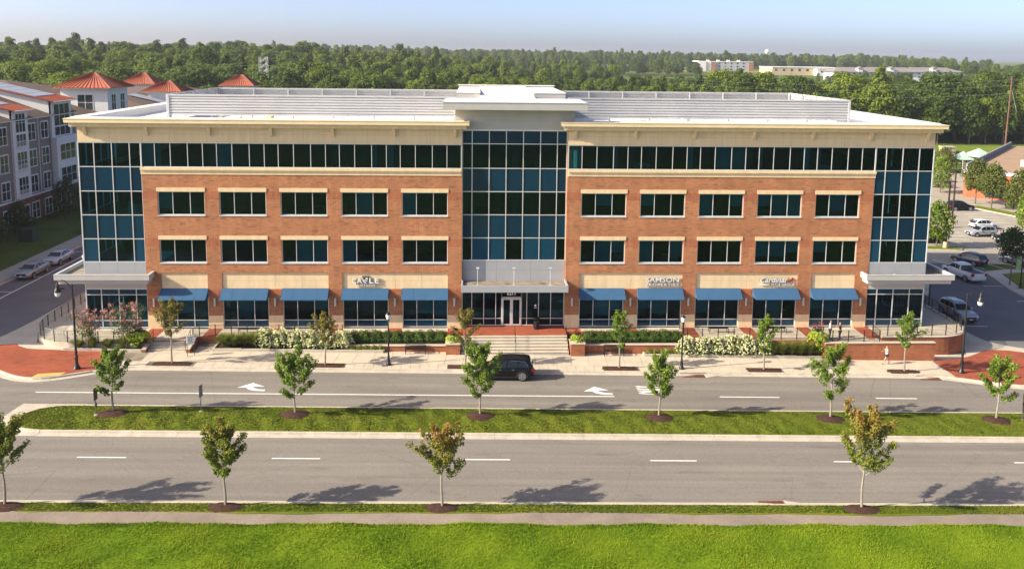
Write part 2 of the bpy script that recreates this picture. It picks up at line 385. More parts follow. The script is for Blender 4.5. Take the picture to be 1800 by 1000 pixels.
# corner aprons of concrete
slab(FAR_L[:13] + [(-33.6,-9.0),(-33.6,-4.4),(-31,-4.4)])
slab([(-33.6-g,-4.62),(-33.6-g,-4.1),(-38,-3.7),(-41.4,-2.6),(-42.6,0),(-42.7,60),(-44.19,60)] + [q for q in LEFT_S if q[1]<14] + [(-52,-4.6),(-42.9,-2.9),(-42.5,-3.4),(-41.4,-4.05),(-38.1,-4.35)])
slab(FAR_R[:9] + [(36.9,-8.3),(36.9,-6.72),(33.2,-6.72)])
slab([(37.0+g,-4.30),(37.0+g,-3.0),(41,-2.9),(42.4,0),(42.5,60),(44.49,60)] + [q for q in RIGHT_S if q[1]<14] + [(54,-2.9),(47.2,-2.2),(45.9,-1.6),(44.6,-1.42),(43.5,-1.62),(42.6,-2.25),(41.2,-3.2),(39.9,-3.85),(38.5,-4.2)])
# red brick paving at both corners
bl = [(-33.9,-8.85),(-34.2,-4.6),(-38.1,-4.37),(-41.4,-4.07),(-42.5,-3.42),(-42.9,-2.92),(-52,-4.62),(-52,-5.08)] + [q for q in FAR_L[::-1] if q[0] < -34.0]
slab(bl, .147, paver, name='brick_paving')
br = [(36.9,-8.4),(37.05,-4.38),(38.5,-4.23),(39.9,-3.88),(41.2,-3.23),(42.6,-2.28),(43.5,-1.65),(44.6,-1.45),(45.9,-1.63),(47.2,-2.23),(54,-2.93),(54,-5.6)] + [q for q in FAR_R[::-1] if q[0] > 37.0]
slab(br, .147, paver, name='brick_paving')
tact = pm('tactile_yellow', (.62,.40,.10), .1, 4, .8)
gprism([(-37.9,-10.5),(-36.0,-9.95),(-35.75,-9.35),(-37.75,-9.75)], .1, .158).build('tactile_panel', tact, walk)
# tree pits
for px in pits:
    mb = MB(); n = 14
    for i in range(n):
        for j in range(5):
            a = px-1.6+3.2*i/n; b = px-1.6+3.2*(i+1)/n; c = -7.72+.98*j/5; d_ = -7.72+.98*(j+1)/5
            q = lambda u,v: .13+.13*math.sin((u-px+1.6)/3.2*math.pi)*math.sin((v+7.72)/.98*math.pi)+.02*math.sin(u*9+v*13)
            mb.add([(a,c,gz(a)+q(a,c)),(b,c,gz(b)+q(b,c)),(b,d_,gz(b)+q(b,d_)),(a,d_,gz(a)+q(a,d_))], [(0,1,2,3)])
    mb.build('mulch_bed', mulch, walk, smooth=True)

# ---- median
med = curve([(-31.5,-15.65),(-33.3,-15.8),(-34.6,-16.5),(-35.1,-17.6),(-34.9,-18.6),(-34.0,-19.35),(-32.6,-19.65)])
kerb_run([(140,-15.65),(-31.5,-15.65)], -1, .3)
kerb_run(med, -1, .35)
kerb_run([(-32.6,-19.65),(140,-19.65)], -1, .48)
sheet('median_nose', [(-36.1,-15.1),(-31.6,-15.1),(-31.6,-20.3),(-36.6,-20.3)], .006, kerbc, thick=.02)
mpoly = [(140,-15.65)] + med + [(140,-19.65)]
def lumpy(name, x0, x1, y0, y1, nx, ny, hfun, mat, inside=None):
    mb = MB(); V = {}
    for j in range(ny+1):
        for i in range(nx+1):
            a, b = x0+(x1-x0)*i/nx, y0+(y1-y0)*j/ny
            V[i,j] = len(mb.v); mb.v.append((a,b,gz(a)+hfun(a,b)))
    for j in range(ny):
        for i in range(nx): mb.f.append((V[i,j],V[i+1,j],V[i+1,j+1],V[i,j+1])); mb.m.append(0)
    return mb.build(name, mat, smooth=True)
tag(gprism(mpoly, -.05, .14).build('median_strip', median_m), kind='structure')
tag(lumpy('median_mound', -31.6, 60, -19.62, -15.68, 180, 12, lambda a,b: .145+.16*math.sin(max(0,(b+19.62)/3.94)*math.pi)*min(1,(a+31.6)/3)+.015*math.sin(a*3.1+b*2)+.012*math.sin(a*7.3), median_m), kind='structure')
# ---- near verge, path and lawn
kerb_run([(-60,-29.0),(60,-29.0)], 1, .32)
wv = lambda a: .10*math.sin(a*.21+1)+.07*math.sin(a*.53)+.035*math.sin(a*1.7+2)+.02*math.sin(a*4.1)
xs_ = [-60+1.0*i for i in range(121)]
tag(gprism([(a,-29.0) for a in (-60,60)] + [(a,-29.98+wv(a)) for a in xs_[::-1]], -.05, .15).build('verge', median_m), kind='structure')
tag(gprism([(a,-29.9+wv(a)) for a in xs_] + [(a,-31.2+wv(a+7)*.7) for a in xs_[::-1]], -.05, .125).build('footpath', path_m), kind='structure')
mb = MB()
for a,b in zip(xs_, xs_[1:]):
    prev = None
    for k,yy in enumerate([0,-.5,-1.2,-2.2,-3.4,-5,-8,-14,-30,-110]):
        ya, yb = -31.1+wv(a+7)*.7+yy, -31.1+wv(b+7)*.7+yy
        h = lambda u,v: .14+.05*math.sin(u*.7+v*.9)+.03*math.sin(u*1.9-v*1.3)+(.06 if k>0 else 0)
        cur = ((a,ya,gz(a)+h(a,ya)),(b,yb,gz(b)+h(b,yb)))
        if prev: mb.add([cur[0],cur[1],prev[1],prev[0]], [(0,1,2,3)])
        prev = cur
tag(mb.build('lawn', lawn_m, smooth=True), kind='structure')
# mulch rings in verge and median
def mulch_ring(x, y, rx, ry, h0, h=.16):
    mb = MB(); n = 26; rr = random.Random(int(x*100)); ring = [1+.12*(rr.random()-.5) for _ in range(n)]
    vs = [(0,0,h0+h)]; lv = [(.35,h*.9),(.7,h*.55),(1,0),(1.02,-.2)]
    for f_, hh in lv:
        for i in range(n):
            a = 2*math.pi*i/n; q = f_*ring[i]; vs.append((rx*q*math.cos(a), ry*q*math.sin(a), h0+hh+GX*rx*q*math.cos(a)+.015*rr.random()))
    fs = [(0,1+i,1+(i+1)%n) for i in range(n)]
    for k in range(3): fs += [(1+k*n+i, 1+(k+1)*n+i, 1+(k+1)*n+(i+1)%n, 1+k*n+(i+1)%n) for i in range(n)]
    mb.add(vs, fs); return tag(mb.build('mulch_ring', mulch, smooth=True, loc=(x,y,gz(x))), kind='structure')
MED_T = [-28.84,-16.21,-3.08,9.83,22.42,34.88]
for x in MED_T: mulch_ring(x,-17.25,1.12,.85,.27,.2)
NEAR_T = [(-29.72,.95),(-17.57,.85),(-5.33,.8),(19.17,.95)]
for x,w_ in NEAR_T: mulch_ring(x,-29.45,w_+.22,.56,.14,.16)
for x,w_ in ((-43,1),(32.2,.9)): mulch_ring(x,-29.45,w_,.52,.13,.10)
# rust-brown storm drain inlets
rust = pm('rusty_grate', (.17,.055,.028), .3, 5, .8, fine=(20,.3))
darkpit = pm('drain_dark', (.02,.015,.012), .2, 3, .9)
def drain(x, y, w, d, label, up):
    r = empty('storm_drain', (x,y,gz(x)), 0, label, 'storm drain')
    b = MB()
    for i in (0,1): b.box(-w/2, w/2, -d/2+i*(d-.06), -d/2+.06+i*(d-.06), .0, .022)
    for i in (0,1,2): b.box(-w/2+i*(w/2-.03), -w/2+.06+i*(w/2-.03), -d/2+.06, d/2-.06, .0, .022)
    b.build('frame', rust, r)
    MB().box(-w/2,w/2,-d/2,d/2,-.01,.012).build('sump', darkpit, r)
    for i in range(int(w/.085)):
        X = -w/2+.07+i*.085
        if X < w/2-.06 and abs(X) > .05: ubox('bar', X, X+.038, -d/2+.05, d/2-.05, .010, .019, rust, r)
    # cast apron around it
    ap = MB().prism([(-w/2-2.2,up*.42),(-w/2-.02,-up*(d/2+.06)),(-w/2-.02,up*.42)] if up>0 else [(-w/2-2.2,-.42),(-w/2-.02,-.42),(-w/2-.02,d/2+.06)], -.03, .009); ap.build('apron', kerbc, r)
    ap = MB().prism([(w/2+2.2,up*.42),(w/2+.02,-up*(d/2+.06)),(w/2+.02,up*.42)] if up>0 else [(w/2+2.2,-.42),(w/2+.02,-.42),(w/2+.02,d/2+.06)], -.03, .009); ap.build('apron', kerbc, r)
    if up > 0: MB().box(-w/2-.1, w/2+.1, d/2+.10, d/2+.32, .1, .17).build('throat_slab', kerbc, r)
    return r
drain(14.6,-8.40,1.9,.62,'rust brown storm drain grate in the gutter behind the lamp post between hydrangeas', 1)
drain(34.6,-8.45,1.8,.62,'orange rusted storm drain in the gutter near the brick corner paving', 1)
drain(14.15,-28.55,1.55,.5,'rusty storm drain grate let into the verge kerb of the near carriageway', -1)
# painted markings
def mark(name, poly, label, cat, group=None):
    o = gprism(poly, .001, .006).build(name, paint_w); return tag(o, label, cat, group)
mark('lane_line', [(-36.3,-12.92),(7.3,-12.74),(7.3,-12.86),(-36.3,-13.04)], 'long solid white lane line beside the turn arrows', 'road marking')
for a,b in ((15.6,20.3),(28.0,31.3),(40.2,43.3)): mark('lane_dash', [(a,-12.62),(b,-12.62),(b,-12.74),(a,-12.74)], 'short white lane dash on the carriageway beside the office building', 'road marking', 'dashes of the far carriageway')
for i in range(-2,8):
    a = -28.6+12.192*i; mark('lane_dash', [(a,-23.2),(a+3.05,-23.2),(a+3.05,-23.31),(a,-23.31)], 'white lane dash on the carriageway between median and lawn', 'road marking', 'dashes of the near carriageway')
def arrow(x, y, label):
    head = [(-.95,.0),(0,.95),(1.05,.25),(.15,.22),(.3,-.05),(.75,-.3),(1.25,-.34),(1.25,-.62),(.55,-.58),(-.05,-.32),(-.3,.05)]
    mark('turn_arrow', [(x+a, y+b) for a,b in head], label, 'road marking')
arrow(-20.8,-11.75,'white right-turn arrow where the solid lane line runs beside it, left of the parked car'.replace(', left of the parked car',' behind the bushy median tree'))
arrow(6.0,-11.85,'white right-turn arrow painted next to the word on the road')
def text_obj(body, size, mat, name, extr=.01, offset=0.0, shear=0.0, spacing=1.0):
    cu = bpy.data.curves.new(name, 'FONT'); cu.body = body; cu.size = size; cu.extrude = extr; cu.offset = offset; cu.shear = shear; cu.space_character = spacing
    cu.align_x = 'CENTER'; cu.align_y = 'CENTER'; cu.resolution_u = 3
    o = bpy.data.objects.new(name, cu); COL.objects.link(o)
    bpy.context.view_layer.update()
    dg = bpy.context.evaluated_depsgraph_get(); me = bpy.data.meshes.new_from_object(o.evaluated_get(dg))
    bpy.data.objects.remove(o); me.materials.clear(); me.materials.append(mat)
    q = bpy.data.objects.new(name, me); COL.objects.link(q); return q
t = text_obj('ONLY', 1.0, paint_w, 'road_word', .003, .02)
t.scale = (.62, 3.1, 1); t.rotation_euler = (0, math.atan(-GX), R(90)); t.rotation_euler = (math.atan(GX)*-1, 0, R(90)); t.location = (10.6,-11.5,gz(10.6)+.006)
tag(t, 'white word painted on the road behind the upright median tree', 'road marking')
# ================================================================== OFFICE BUILDING
OB = empty('office_building', (0,0,0), 0, 'four-storey red brick office building with blue awnings and dark glass corners', 'building')
BAY, WW = 5.368, 4.10
LX = [-31.55+BAY*i for i in range(5)]; RX = [6.02+BAY*i for i in range(5)]
ZW = [(6.05,8.19),(10.36,12.50)]
T = .32
def wing(xs, xa, xb, joined):
    """brick skin of one wing between xa and xb"""
    mb = MB()
    rows = [(5.13,6.05),(8.19,10.36),(12.50,14.02)]
    for z0,z1 in rows: mb.box(xa, xb, 0, T, z0, z1)
    edges = [xa] + [e for x in xs for e in (x, x+WW)] + [xb]
    for z0,z1 in ZW:
        for i in range(0, len(edges), 2): mb.box(edges[i], edges[i+1], 0, T, z0, z1)
    for i in range(0, len(edges), 2):
        zt = 5.13
        if i//2 in joined: zt = 3.65
        mb.box(edges[i], edges[i+1], 0, T, 0, zt)
    mb.build('brick_wall', brick, OB)
    # soldier courses beside the window heads and cast stone pier bases, lintels, sills
    for i in range(0, len(edges), 2):
        for z0,z1 in ZW: ubox('soldier_course', edges[i]+.001, edges[i+1]-.001, -.012, .01, z1-.62, z1+.02, brick_sold, OB)
        ubox('soldier_course', edges[i]+.001, edges[i+1]-.001, -.012, .01, 3.05, 3.64, brick_sold, OB)
        b = ubox('pier_base', edges[i]-.02, edges[i+1]+.02, -.045, .05, -.3, 1.22, stone, OB)
    for x in xs:
        for z0,z1 in ZW:
            ubox('lintel', x-.06, x+WW+.06, -.05, .10, z1, z1+.34, stone, OB)
            ubox('window_sill', x-.03, x+WW+.03, -.05, .10, z0-.07, z0+.015, alu, OB)
def frame_mesh(xs, zs, y0, y1, w, outer=None):
    """grid of glazing bars; xs/zs are bar centres"""
    mb = MB(); o = outer or w
    for x in xs:
        ww = o if x in (xs[0], xs[-1]) else w
        mb.box(x-ww/2, x+ww/2, y0, y1, zs[0]-o/2, zs[-1]+o/2)
    for i,z in enumerate(zs):
        ww = o if z in (zs[0], zs[-1]) else w
        for a,b in zip(xs, xs[1:]): mb.box(a+w/2, b-w/2, y0+.004, y1-.004, z-ww/2, z+ww/2)
    return mb
def window(xs, zs, y, name='window', w=.055, outer=.08, mats=None, parent=OB, depth=.10):
    """glazed grid: frame is the part, every pane a sub-part"""
    f = frame_mesh(xs, zs, y, y+depth, w, outer).build(name, alu, parent)
    for j in range(len(zs)-1):
        for i in range(len(xs)-1):
            m = mats(i,j) if mats else glass
            ubox('pane', xs[i]+.01, xs[i+1]-.01, y+.05, y+.065, zs[j]+.01, zs[j+1]-.01, m, f)
    return f
def blind(x0, x1, z0, z1, y):
    ubox('blind', x0, x1, y, y+.02, z0, z1, blindm, OB)

wing(LX, -32.82, -4.72, (2,4)); wing(RX, 4.72, 32.82, (1,3))
# spot which windows have blinds down (visible as paler teal panes in the photograph)
BL = {('L',1,0):[.0],('L',1,1):[],('L',2,1):[1],('L',0,2):[1,2],('L',0,3):[0],('L',1,3):[1],('L',1,4):[0],
      ('R',1,0):[1],('R',1,1):[0],('R',1,2):[0,2],('R',1,3):[0,1,2],('R',1,4):[1],('R',0,0):[1,2],('R',0,1):[0,2],('R',0,3):[0,1,2],('R',0,4):[0]}
for side, xs in (('L',LX),('R',RX)):
    for i,x in enumerate(xs):
        fr = [0,.31,.685,1] if side=='L' else [0,.315,.69,1]
        bx = [x+.03+(WW-.06)*q for q in fr]
        for k,(z0,z1) in enumerate(ZW):
            window(bx, [z0+.05, z1-.03], .12)
            for q in BL.get((side,k,i), []):
                q = int(q); dz = random.choice([0,0,.5,.9]); blind(bx[q]+.05, bx[q+1]-.05, z0+.05+dz, z1-.05, .34)
        # shop window under the awning: bottom light row + tall lights
        window(bx, [.09,.74,3.62], .10, 'shop_window', mats=lambda i_,j_: spand[random.choice((0,1,2))] if j_==0 else glass)
        for q in range(3):
            if random.random() < .4: blind(bx[q]+.05, bx[q+1]-.05, .8+random.random()*.9, 3.6, .36)
# cast stone sign bands over the shop windows, panel by panel
def band(a, b, n):
    for k in range(n):
        p, q = a+(b-a)*k/n, a+(b-a)*(k+1)/n
        for z0,z1 in ((3.65,4.40),(4.415,5.12)): ubox('stone_panel', p+.008, q-.008, .10, .30, z0, z1, stone, OB)
    ubox('panel_backing', a, b, .13, .31, 3.65, 5.12, joint, OB)
for side, xs, grp in (('L',LX,[(0,0),(1,2),(3,4)]),('R',RX,[(0,1),(2,3),(4,4)])):
    for a,b in grp:
        band(xs[a], xs[b]+WW, 2 if a==b else 4)
# awnings: canvas sheet with side gussets, valance rail and frame
def awning(x):
    mb = MB(); y1, zt, zb = -1.0, 3.72, 2.93; n = 10
    a, b = x-.04, x+WW+.04; vs = []; k = 12
    for i in range(k+1):
        X = a+(b-a)*i/k
        for j in range(n+1):
            t_ = j/n; vs.append((X, -.005+y1*t_, zt+(zb-zt)*t_-.02*math.sin(t_*math.pi)*(.6+.4*math.cos(i*math.pi*2/k*3))))
    mb.add(vs, [(i*(n+1)+j, i*(n+1)+j+1, (i+1)*(n+1)+j+1, (i+1)*(n+1)+j) for i in range(k) for j in range(n)])
    for X in (a,b): mb.add([(X,-.005,zt),(X,y1-.005,zb),(X,-.005,zb)], [(0,1,2)] if X==a else [(0,2,1)])
    mb.box(a, b, y1-.02, y1-.006, zb-.05, zb+.012)
    o = mb.build('awning', fabric, OB, smooth=True)
    for q in (.25,.5,.75):
        X = a+(b-a)*q; MB().tube([(X,-.02,zt-.008),(X,y1*.5,(zt+zb)/2-.012),(X,y1-.01,zb+.004)], .011, 4).build('canvas_seam', fabric, o)
    fm = MB().tube([(a+.02,y1+.02,zb-.01),(b-.02,y1+.02,zb-.01)], .018, 6)
    for X in (a+.03, (a+b)/2, b-.03): fm.tube([(X,0,zb),(X,y1+.02,zb)], .015, 5)
    fm.build('awning_frame', alu, o)
for x in LX+RX: awning(x)
# cylinder wall lights on the piers
def sconce(x):
    s = MB().lathe([(.01,0),(.085,0),(.09,.02),(.09,.72),(.085,.74),(.01,.74)], 12).build('wall_light', pm_light, OB, smooth=True, loc=(x,-.14,2.1))
    MB().box(-.05,.05,.02,.15,.25,.5).build('bracket', alu, s)
pm_light = pm('light_housing', (.62,.63,.64), .05, 2, .35, metal=.4)
for i in range(6): sconce(-32.22+BAY*i); sconce(5.36+BAY*i)

# ---- band below the fourth floor and its ribbon windows
for sgn in (-1,1):
    a, b = sorted((sgn*4.76, sgn*32.9))
    n = 10
    for k in range(n):
        p, q = a+(b-a)*k/n, a+(b-a)*(k+1)/n
        ubox('stone_band', p+.006, q-.006, -.05, .30, 14.02, 14.40, stone, OB)
    ubox('stone_ledge', a, b+.0, -.16, .28, 14.402, 14.60, stone, OB)
    pat = [1.22,1.34,1.50,1.30]; xs = [a+.03]; i = 0
    while xs[-1] < b-1.6: xs.append(xs[-1]+pat[i%4]); i += 1
    if b-.03-xs[-1] > .5: xs.append(b-.03)
    else: xs[-1] = b-.03
    window(xs, [14.66,16.80], .06, 'ribbon_window')
    for q in range(len(xs)-1):
        if random.random() < (.22 if sgn < 0 else .4): blind(xs[q]+.05, xs[q]+.05+(xs[q+1]-xs[q]-.1)*random.choice((.3,1,.5)), 14.7, 16.78, .36)
# ---- fascia panels, cornice and brackets
def cornice(a, b):
    n = max(1, round((b-a)/2.684)); w_ = (b-a)/n
    for k in range(n):
        for z0,z1 in ((16.84,17.60),(17.61,18.3)): ubox('fascia_panel', a+w_*k+.006, a+w_*(k+1)-.006, 0, .3, z0, z1, fascia_m, OB)
    ubox('fascia_backing', a, b, .03, .34, 16.84, 18.3, joint, OB)
for sgn in (-1,1):
    a, b = sorted((sgn*4.72, sgn*38.2)); cornice(a, b)
    ob = lambda o: (a-(o if sgn<0 else o), b+(o if sgn>0 else o))
    # a sloping frieze and the projecting roof edge, returned at both ends
    for nm, o, z0, z1, mt in (('frieze_board',.46,18.20,18.56,fascia_m),('roof_edge',.75,18.562,18.86,coping),('roof_edge_cap',.78,18.861,18.93,coping)):
        inner = o*.85
        x0, x1 = (a-o, b+inner) if sgn < 0 else (a-inner, b+o)
        ubox(nm, x0, x1, -o, .45, z0, z1, mt, OB)
        xs0, xs1 = (a-o, a+.4) if sgn < 0 else (b-.4, b+o)
        ubox(nm, xs0, xs1, .452, 30.3, z0+.001, z1-.001, mt, OB)
    for i in range(7):
        X = sgn*(5.36+BAY*i) if i < 6 else sgn*37.45
        MB().xprism([(-.002,17.45),(-.10,17.45),(-.42,18.19),(-.002,18.19)], X-.13, X+.13).build('cornice_bracket', fascia_m, OB)
# ---- glazed corners, four storeys
RZ = [6.13,8.22,10.37,12.50,14.66,16.80]
for sgn in (-1,1):
    cw = [0,1.35,2.89,4.42,5.40]; xs = [-38.22+c for c in cw] if sgn < 0 else [38.22-c for c in cw][::-1]
    def cm(i,j, s=sgn):
        if j in (1,3): return spand[random.choice((0,0,1))]
        if j == 0: return spand[2] if (i in (0,3)) else glass
        if j == 2 and s > 0 and i == 3: return spand[0]
        return glass
    window(xs, RZ, .02, 'curtain_wall', .07, .09, cm, depth=.14)
    for k in range(4):
        p, q = xs[k], xs[k+1]; ubox('spandrel_panel', p+.006, q-.006, .03, .2, 5.0, 6.08, greyd, OB)
    for k in range(3):
        p = xs[0]+(xs[-1]-xs[0])*k/3; q = xs[0]+(xs[-1]-xs[0])*(k+1)/3; ubox('soffit_panel', p+.006, q-.006, .03, .2, 3.70, 4.99, greyp, OB)
    window(xs, [.09,.74,3.12,3.66], .04, 'shop_window', .07, .09, lambda i,j: spand[2] if j==0 else (spand[0] if j==2 else glass), depth=.14)
    # the glass turns the corner: side glazing
    X = sgn*38.22; f = MB(); ys = [0.1,1.6,3.1,4.6,6.1,7.6]
    for yy in ys: f.box(X-.06, X+.06, yy-.035, yy+.035, .05, 16.85)
    for zz in RZ+[.09,.74,3.12,3.66]:
        f.box(X-.055, X+.055, .1, 7.6, zz-.035, zz+.035)
    f = f.build('side_curtain_wall', alu, OB)
    for j,(z0,z1) in enumerate(zip(RZ, RZ[1:])):
        for y0,y1 in zip(ys, ys[1:]): ubox('pane', X-.008, X+.008, y0+.03, y1-.03, z0+.03, z1-.03, spand[0] if j in (1,3) else glass, f)
    for y0,y1 in zip(ys, ys[1:]): ubox('pane', X-.008, X+.008, y0+.03, y1-.03, .1, 3.64, glass, f)
    x0, x1 = sorted((X-sgn*.02, X-sgn*.2)); ubox('side_spandrel', x0, x1, .2, 7.6, 3.7, 6.08, greyd, OB)
    # side wall of brick behind it
    x0, x1 = sorted((sgn*38.1, sgn*37.8)); mb = MB()
    mb.box(x0,x1,7.65,30,0,14.02); mb.build('side_wall', brick, OB)
    ubox('side_band', x0-.03, x1+.03, 7.66, 30, 14.02, 14.6, stone, OB); ubox('side_fascia', min(sgn*38.2,sgn*37.9), max(sgn*38.2,sgn*37.9), .31, 30, 16.84, 18.3, fascia_m, OB)
    for y0 in np.arange(8.5, 29, 5.3):
        for z0,z1 in ZW+[(14.66,16.8)]:
            w = MB().box(sgn*38.13-.03, sgn*38.13+.03, y0, y0+4.0, z0, z1).build('side_window', alu, OB)
            for k in range(3): ubox('pane', sgn*38.15-.03, sgn*38.15+.03, y0+.08+k*1.3, y0+1.3+k*1.3, z0+.07, z1-.07, spand[1], w)
    mb = MB().box(x0,x1,7.65,30,14.6,16.84); mb.build('side_wall', brick, OB)
    # L-shaped canopy round the corner
    co = [(-40.3,-1.3),(-32.1,-1.3),(-32.1,-.0),(-38.2,-.0),(-38.2,9.5),(-40.3,9.5)]
    ci = [(-40.12,-1.12),(-32.28,-1.12),(-32.28,-.02),(-38.22,-.02),(-38.22,9.3),(-40.12,9.3)]
    cl = [(-40.1,-1.1),(-32.3,-1.1),(-32.3,-.0),(-38.2,-.0),(-38.2,9.3),(-40.1,9.3)]
    fl = lambda P: [(sgn*-x, y) for x,y in P]
    canopy = MB().prism(fl(cl), 4.42, 4.80).build('corner_canopy', greyp, OB)
    # upstand: ring of four edge beams, ballast inside
    for (p,q,r_,s_) in ((-40.3,-32.1,-1.3,-1.1),(-40.3,-40.1,-1.1,9.5),(-32.3,-32.1,-1.1,0)):
        a, b = sorted((sgn*-p, sgn*-q)); ubox('edge_beam', a, b, r_, s_, 4.801, 5.27, greyp, canopy)
        ubox('edge_cap', a-.02, b+.02, r_-.02, s_+.02, 5.271, 5.30, alu, canopy)
    MB().prism(fl(ci), 4.8, 4.98).build('ballast', canopyt, canopy)
    MB().lathe([(.2,0),(.2,.12),(.12,.2),(.02,.22)], 10).build('roof_drain', greyd, canopy, smooth=True, loc=(sgn*35.1,-.5,4.98))

# ---- central bay, set back half a metre
CY = .50
cxs = [-4.70,-3.83,-2.30,-.77,.76,2.30,3.82,4.70]; czs = [6.20,8.27,10.40,12.52,14.64,16.85,18.06]
window(cxs, czs, CY, 'central_curtain_wall', .07, .1, lambda i,j: spand[random.choice((0,0,1))] if j in (1,3,5) else (spand[random.choice((1,2))] if (j==0 and i%3!=0) else glass), depth=.14)
for sgn in (-1,1): ubox('bay_return', min(sgn*4.72,sgn*5.1), max(sgn*4.72,sgn*5.1), T+.001, CY+.3, 0, 18.3, brick, OB)
for k in range(3):
    p, q = -4.70+9.40*k/3, -4.70+9.40*(k+1)/3
    for z0,z1 in ((4.2,5.28),(5.29,6.14)): ubox('spandrel_panel', p+.008, q-.008, CY+.02, CY+.2, z0, z1, greyd, OB)
ubox('panel_backing', -4.7, 4.7, CY+.05, CY+.22, 4.2, 6.14, joint, OB)
for k in range(7):       # grey head panels above the glass
    w_ = 10.7/7
    for z0,z1 in ((18.13,19.0),(19.01,20.0)): ubox('head_panel', -5.35+w_*k+.007, -5.35+w_*(k+1)-.007, CY-.02, CY+.25, z0, z1, greyp, OB)
ubox('head_backing', -5.35, 5.35, CY+.01, 10, 18.1, 20.0, greyp, OB)
tc = ubox('tower_cap', -6.38, 6.28, -1.15, 5.2, 19.98, 20.60, greyp, OB)
ubox('tower_cap_edge', -6.42, 6.32, -1.19, 5.2, 20.601, 20.66, alu, OB)
MB().prism([(-6.2,-1.0),(6.1,-1.0),(6.1,5.0),(-6.2,5.0)], 20.662, 20.675).build('tower_roof', whitem, OB)
# ---- entrance: canopy, lamps on stems, glazed front with double door
cn = MB().box(-4.74,4.80,-1.75,CY,3.86,4.16).build('entrance_canopy', greyd, OB)
for p,q,r_,s_ in ((-4.74,4.80,-1.9,-1.75),(-4.74,-4.6,-1.75,CY-.0),(4.66,4.80,-1.75,CY)): ubox('edge_beam', p, q, r_, s_, 3.855, 4.46, greyd, cn)
ubox('ballast', -4.6, 4.66, -1.75, CY, 4.161, 4.25, canopyt, cn)
for X in (-3.28,-.02,3.24):
    l = MB().tube([(X,-1.1,4.25),(X,-1.1,5.75)], .028, 6).build('canopy_lamp', alu, OB)
    MB().lathe([(.11,0),(.11,.03),(.03,.06)], 8, (X,-1.1,4.25)).build('base_plate', alu, l)
    MB().obox((X,-1.0,5.82), (.26,.3,.20), 0, 0, R(-25)).build('lamp_head', greyd, l)
ex = [-4.68,-3.80,-2.70,-1.60,-1.06]; EY = CY+.02
window(ex, [.08,.72,3.45,3.80], EY, 'entrance_glazing', .06, .08)
ex2 = [.76,1.26,2.34,3.46,4.68]; window([ex2[0]]+ex2[1:], [.08,.72,3.45,3.80], EY, 'entrance_glazing', .06, .08)
window([-1.06,.76], [2.70,3.45,3.80], EY, 'door_transom', .07, .1)
for s_, (a,b) in enumerate(((-1.02,-.16),(-.14,.72))):
    d_ = frame_mesh([a+.06,b-.06],[.12,2.56],EY-.03,EY+.05,.12,.14).build('door', alu, OB)
    ubox('pane', a+.1, b-.1, EY, EY+.012, .2, 2.5, glass, d_); MB().tube([((b-.1) if s_==0 else (a+.1),EY-.08,.9),((b-.1) if s_==0 else (a+.1),EY-.08,1.5)], .02, 6).build('door_handle', alu, d_)
n6 = text_obj('6211', .42, white_em, 'street_number', .008, .012); n6.location = (-.15, EY-.02, 3.05); n6.rotation_euler = (R(90),0,0)
tag(n6, 'white street number 6211 above the entrance doors', 'sign')
for X0, zz, ss in ((2.05,1.95,.10),):      # small round door decal and line of text
    o = MB().lathe([(ss*.55,0),(ss,0),(ss,.004),(ss*.55,.004)], 16).build('window_decal', white_em, OB, loc=(X0,EY-.012,zz)); o.rotation_euler = (R(90),0,0)
    ubox('window_decal', X0-.13, X0+.13, EY-.012, EY-.008, zz-.24, zz-.19, white_em, OB)

# ---- interior: floor slabs, partitions, columns (seen through the tinted glass)
for z0 in (-.35, 5.15-.35, 9.45-.35, 13.75-.35):
    ubox('floor_slab', -37.9, 37.9, .95, 29.6, z0, z0+.35, intm, OB)
ubox('ceiling', -37.9, 37.9, .95, 29.6, 16.9, 17.1, intm, OB)
ubox('core_wall', -30, 30, 9.0, 9.3, 0, 16.9, intm, OB)
for X in np.arange(-32.2, 33, BAY):
    for z0,z1 in ((0,4.8),(5.15,9.1),(9.45,13.4),(13.75,16.9)):
        if random.random() < .5: ubox('partition', X-.06, X+.06, 1.0, 8.9, z0, z1, intm if random.random()<.6 else intd, OB)
        if random.random() < .8: ubox('column', X-.2, X+.2, .9, 1.3, z0, z1, intm, OB)
for k in range(60):      # desks and shelves standing inside
    X = random.uniform(-36,36); z = random.choice((0,5.15,9.45,13.75)); Y = random.uniform(1.3,4)
    ubox('desk', X, X+random.uniform(.8,1.8), Y, Y+.7, z, z+random.choice((.75,.75,1.4,1.1)), random.choice((intm,intd,blindm)), OB)
ubox('rear_wall', -38.1, 38.1, 30, 30.3, 0, 18.3, brick, OB)
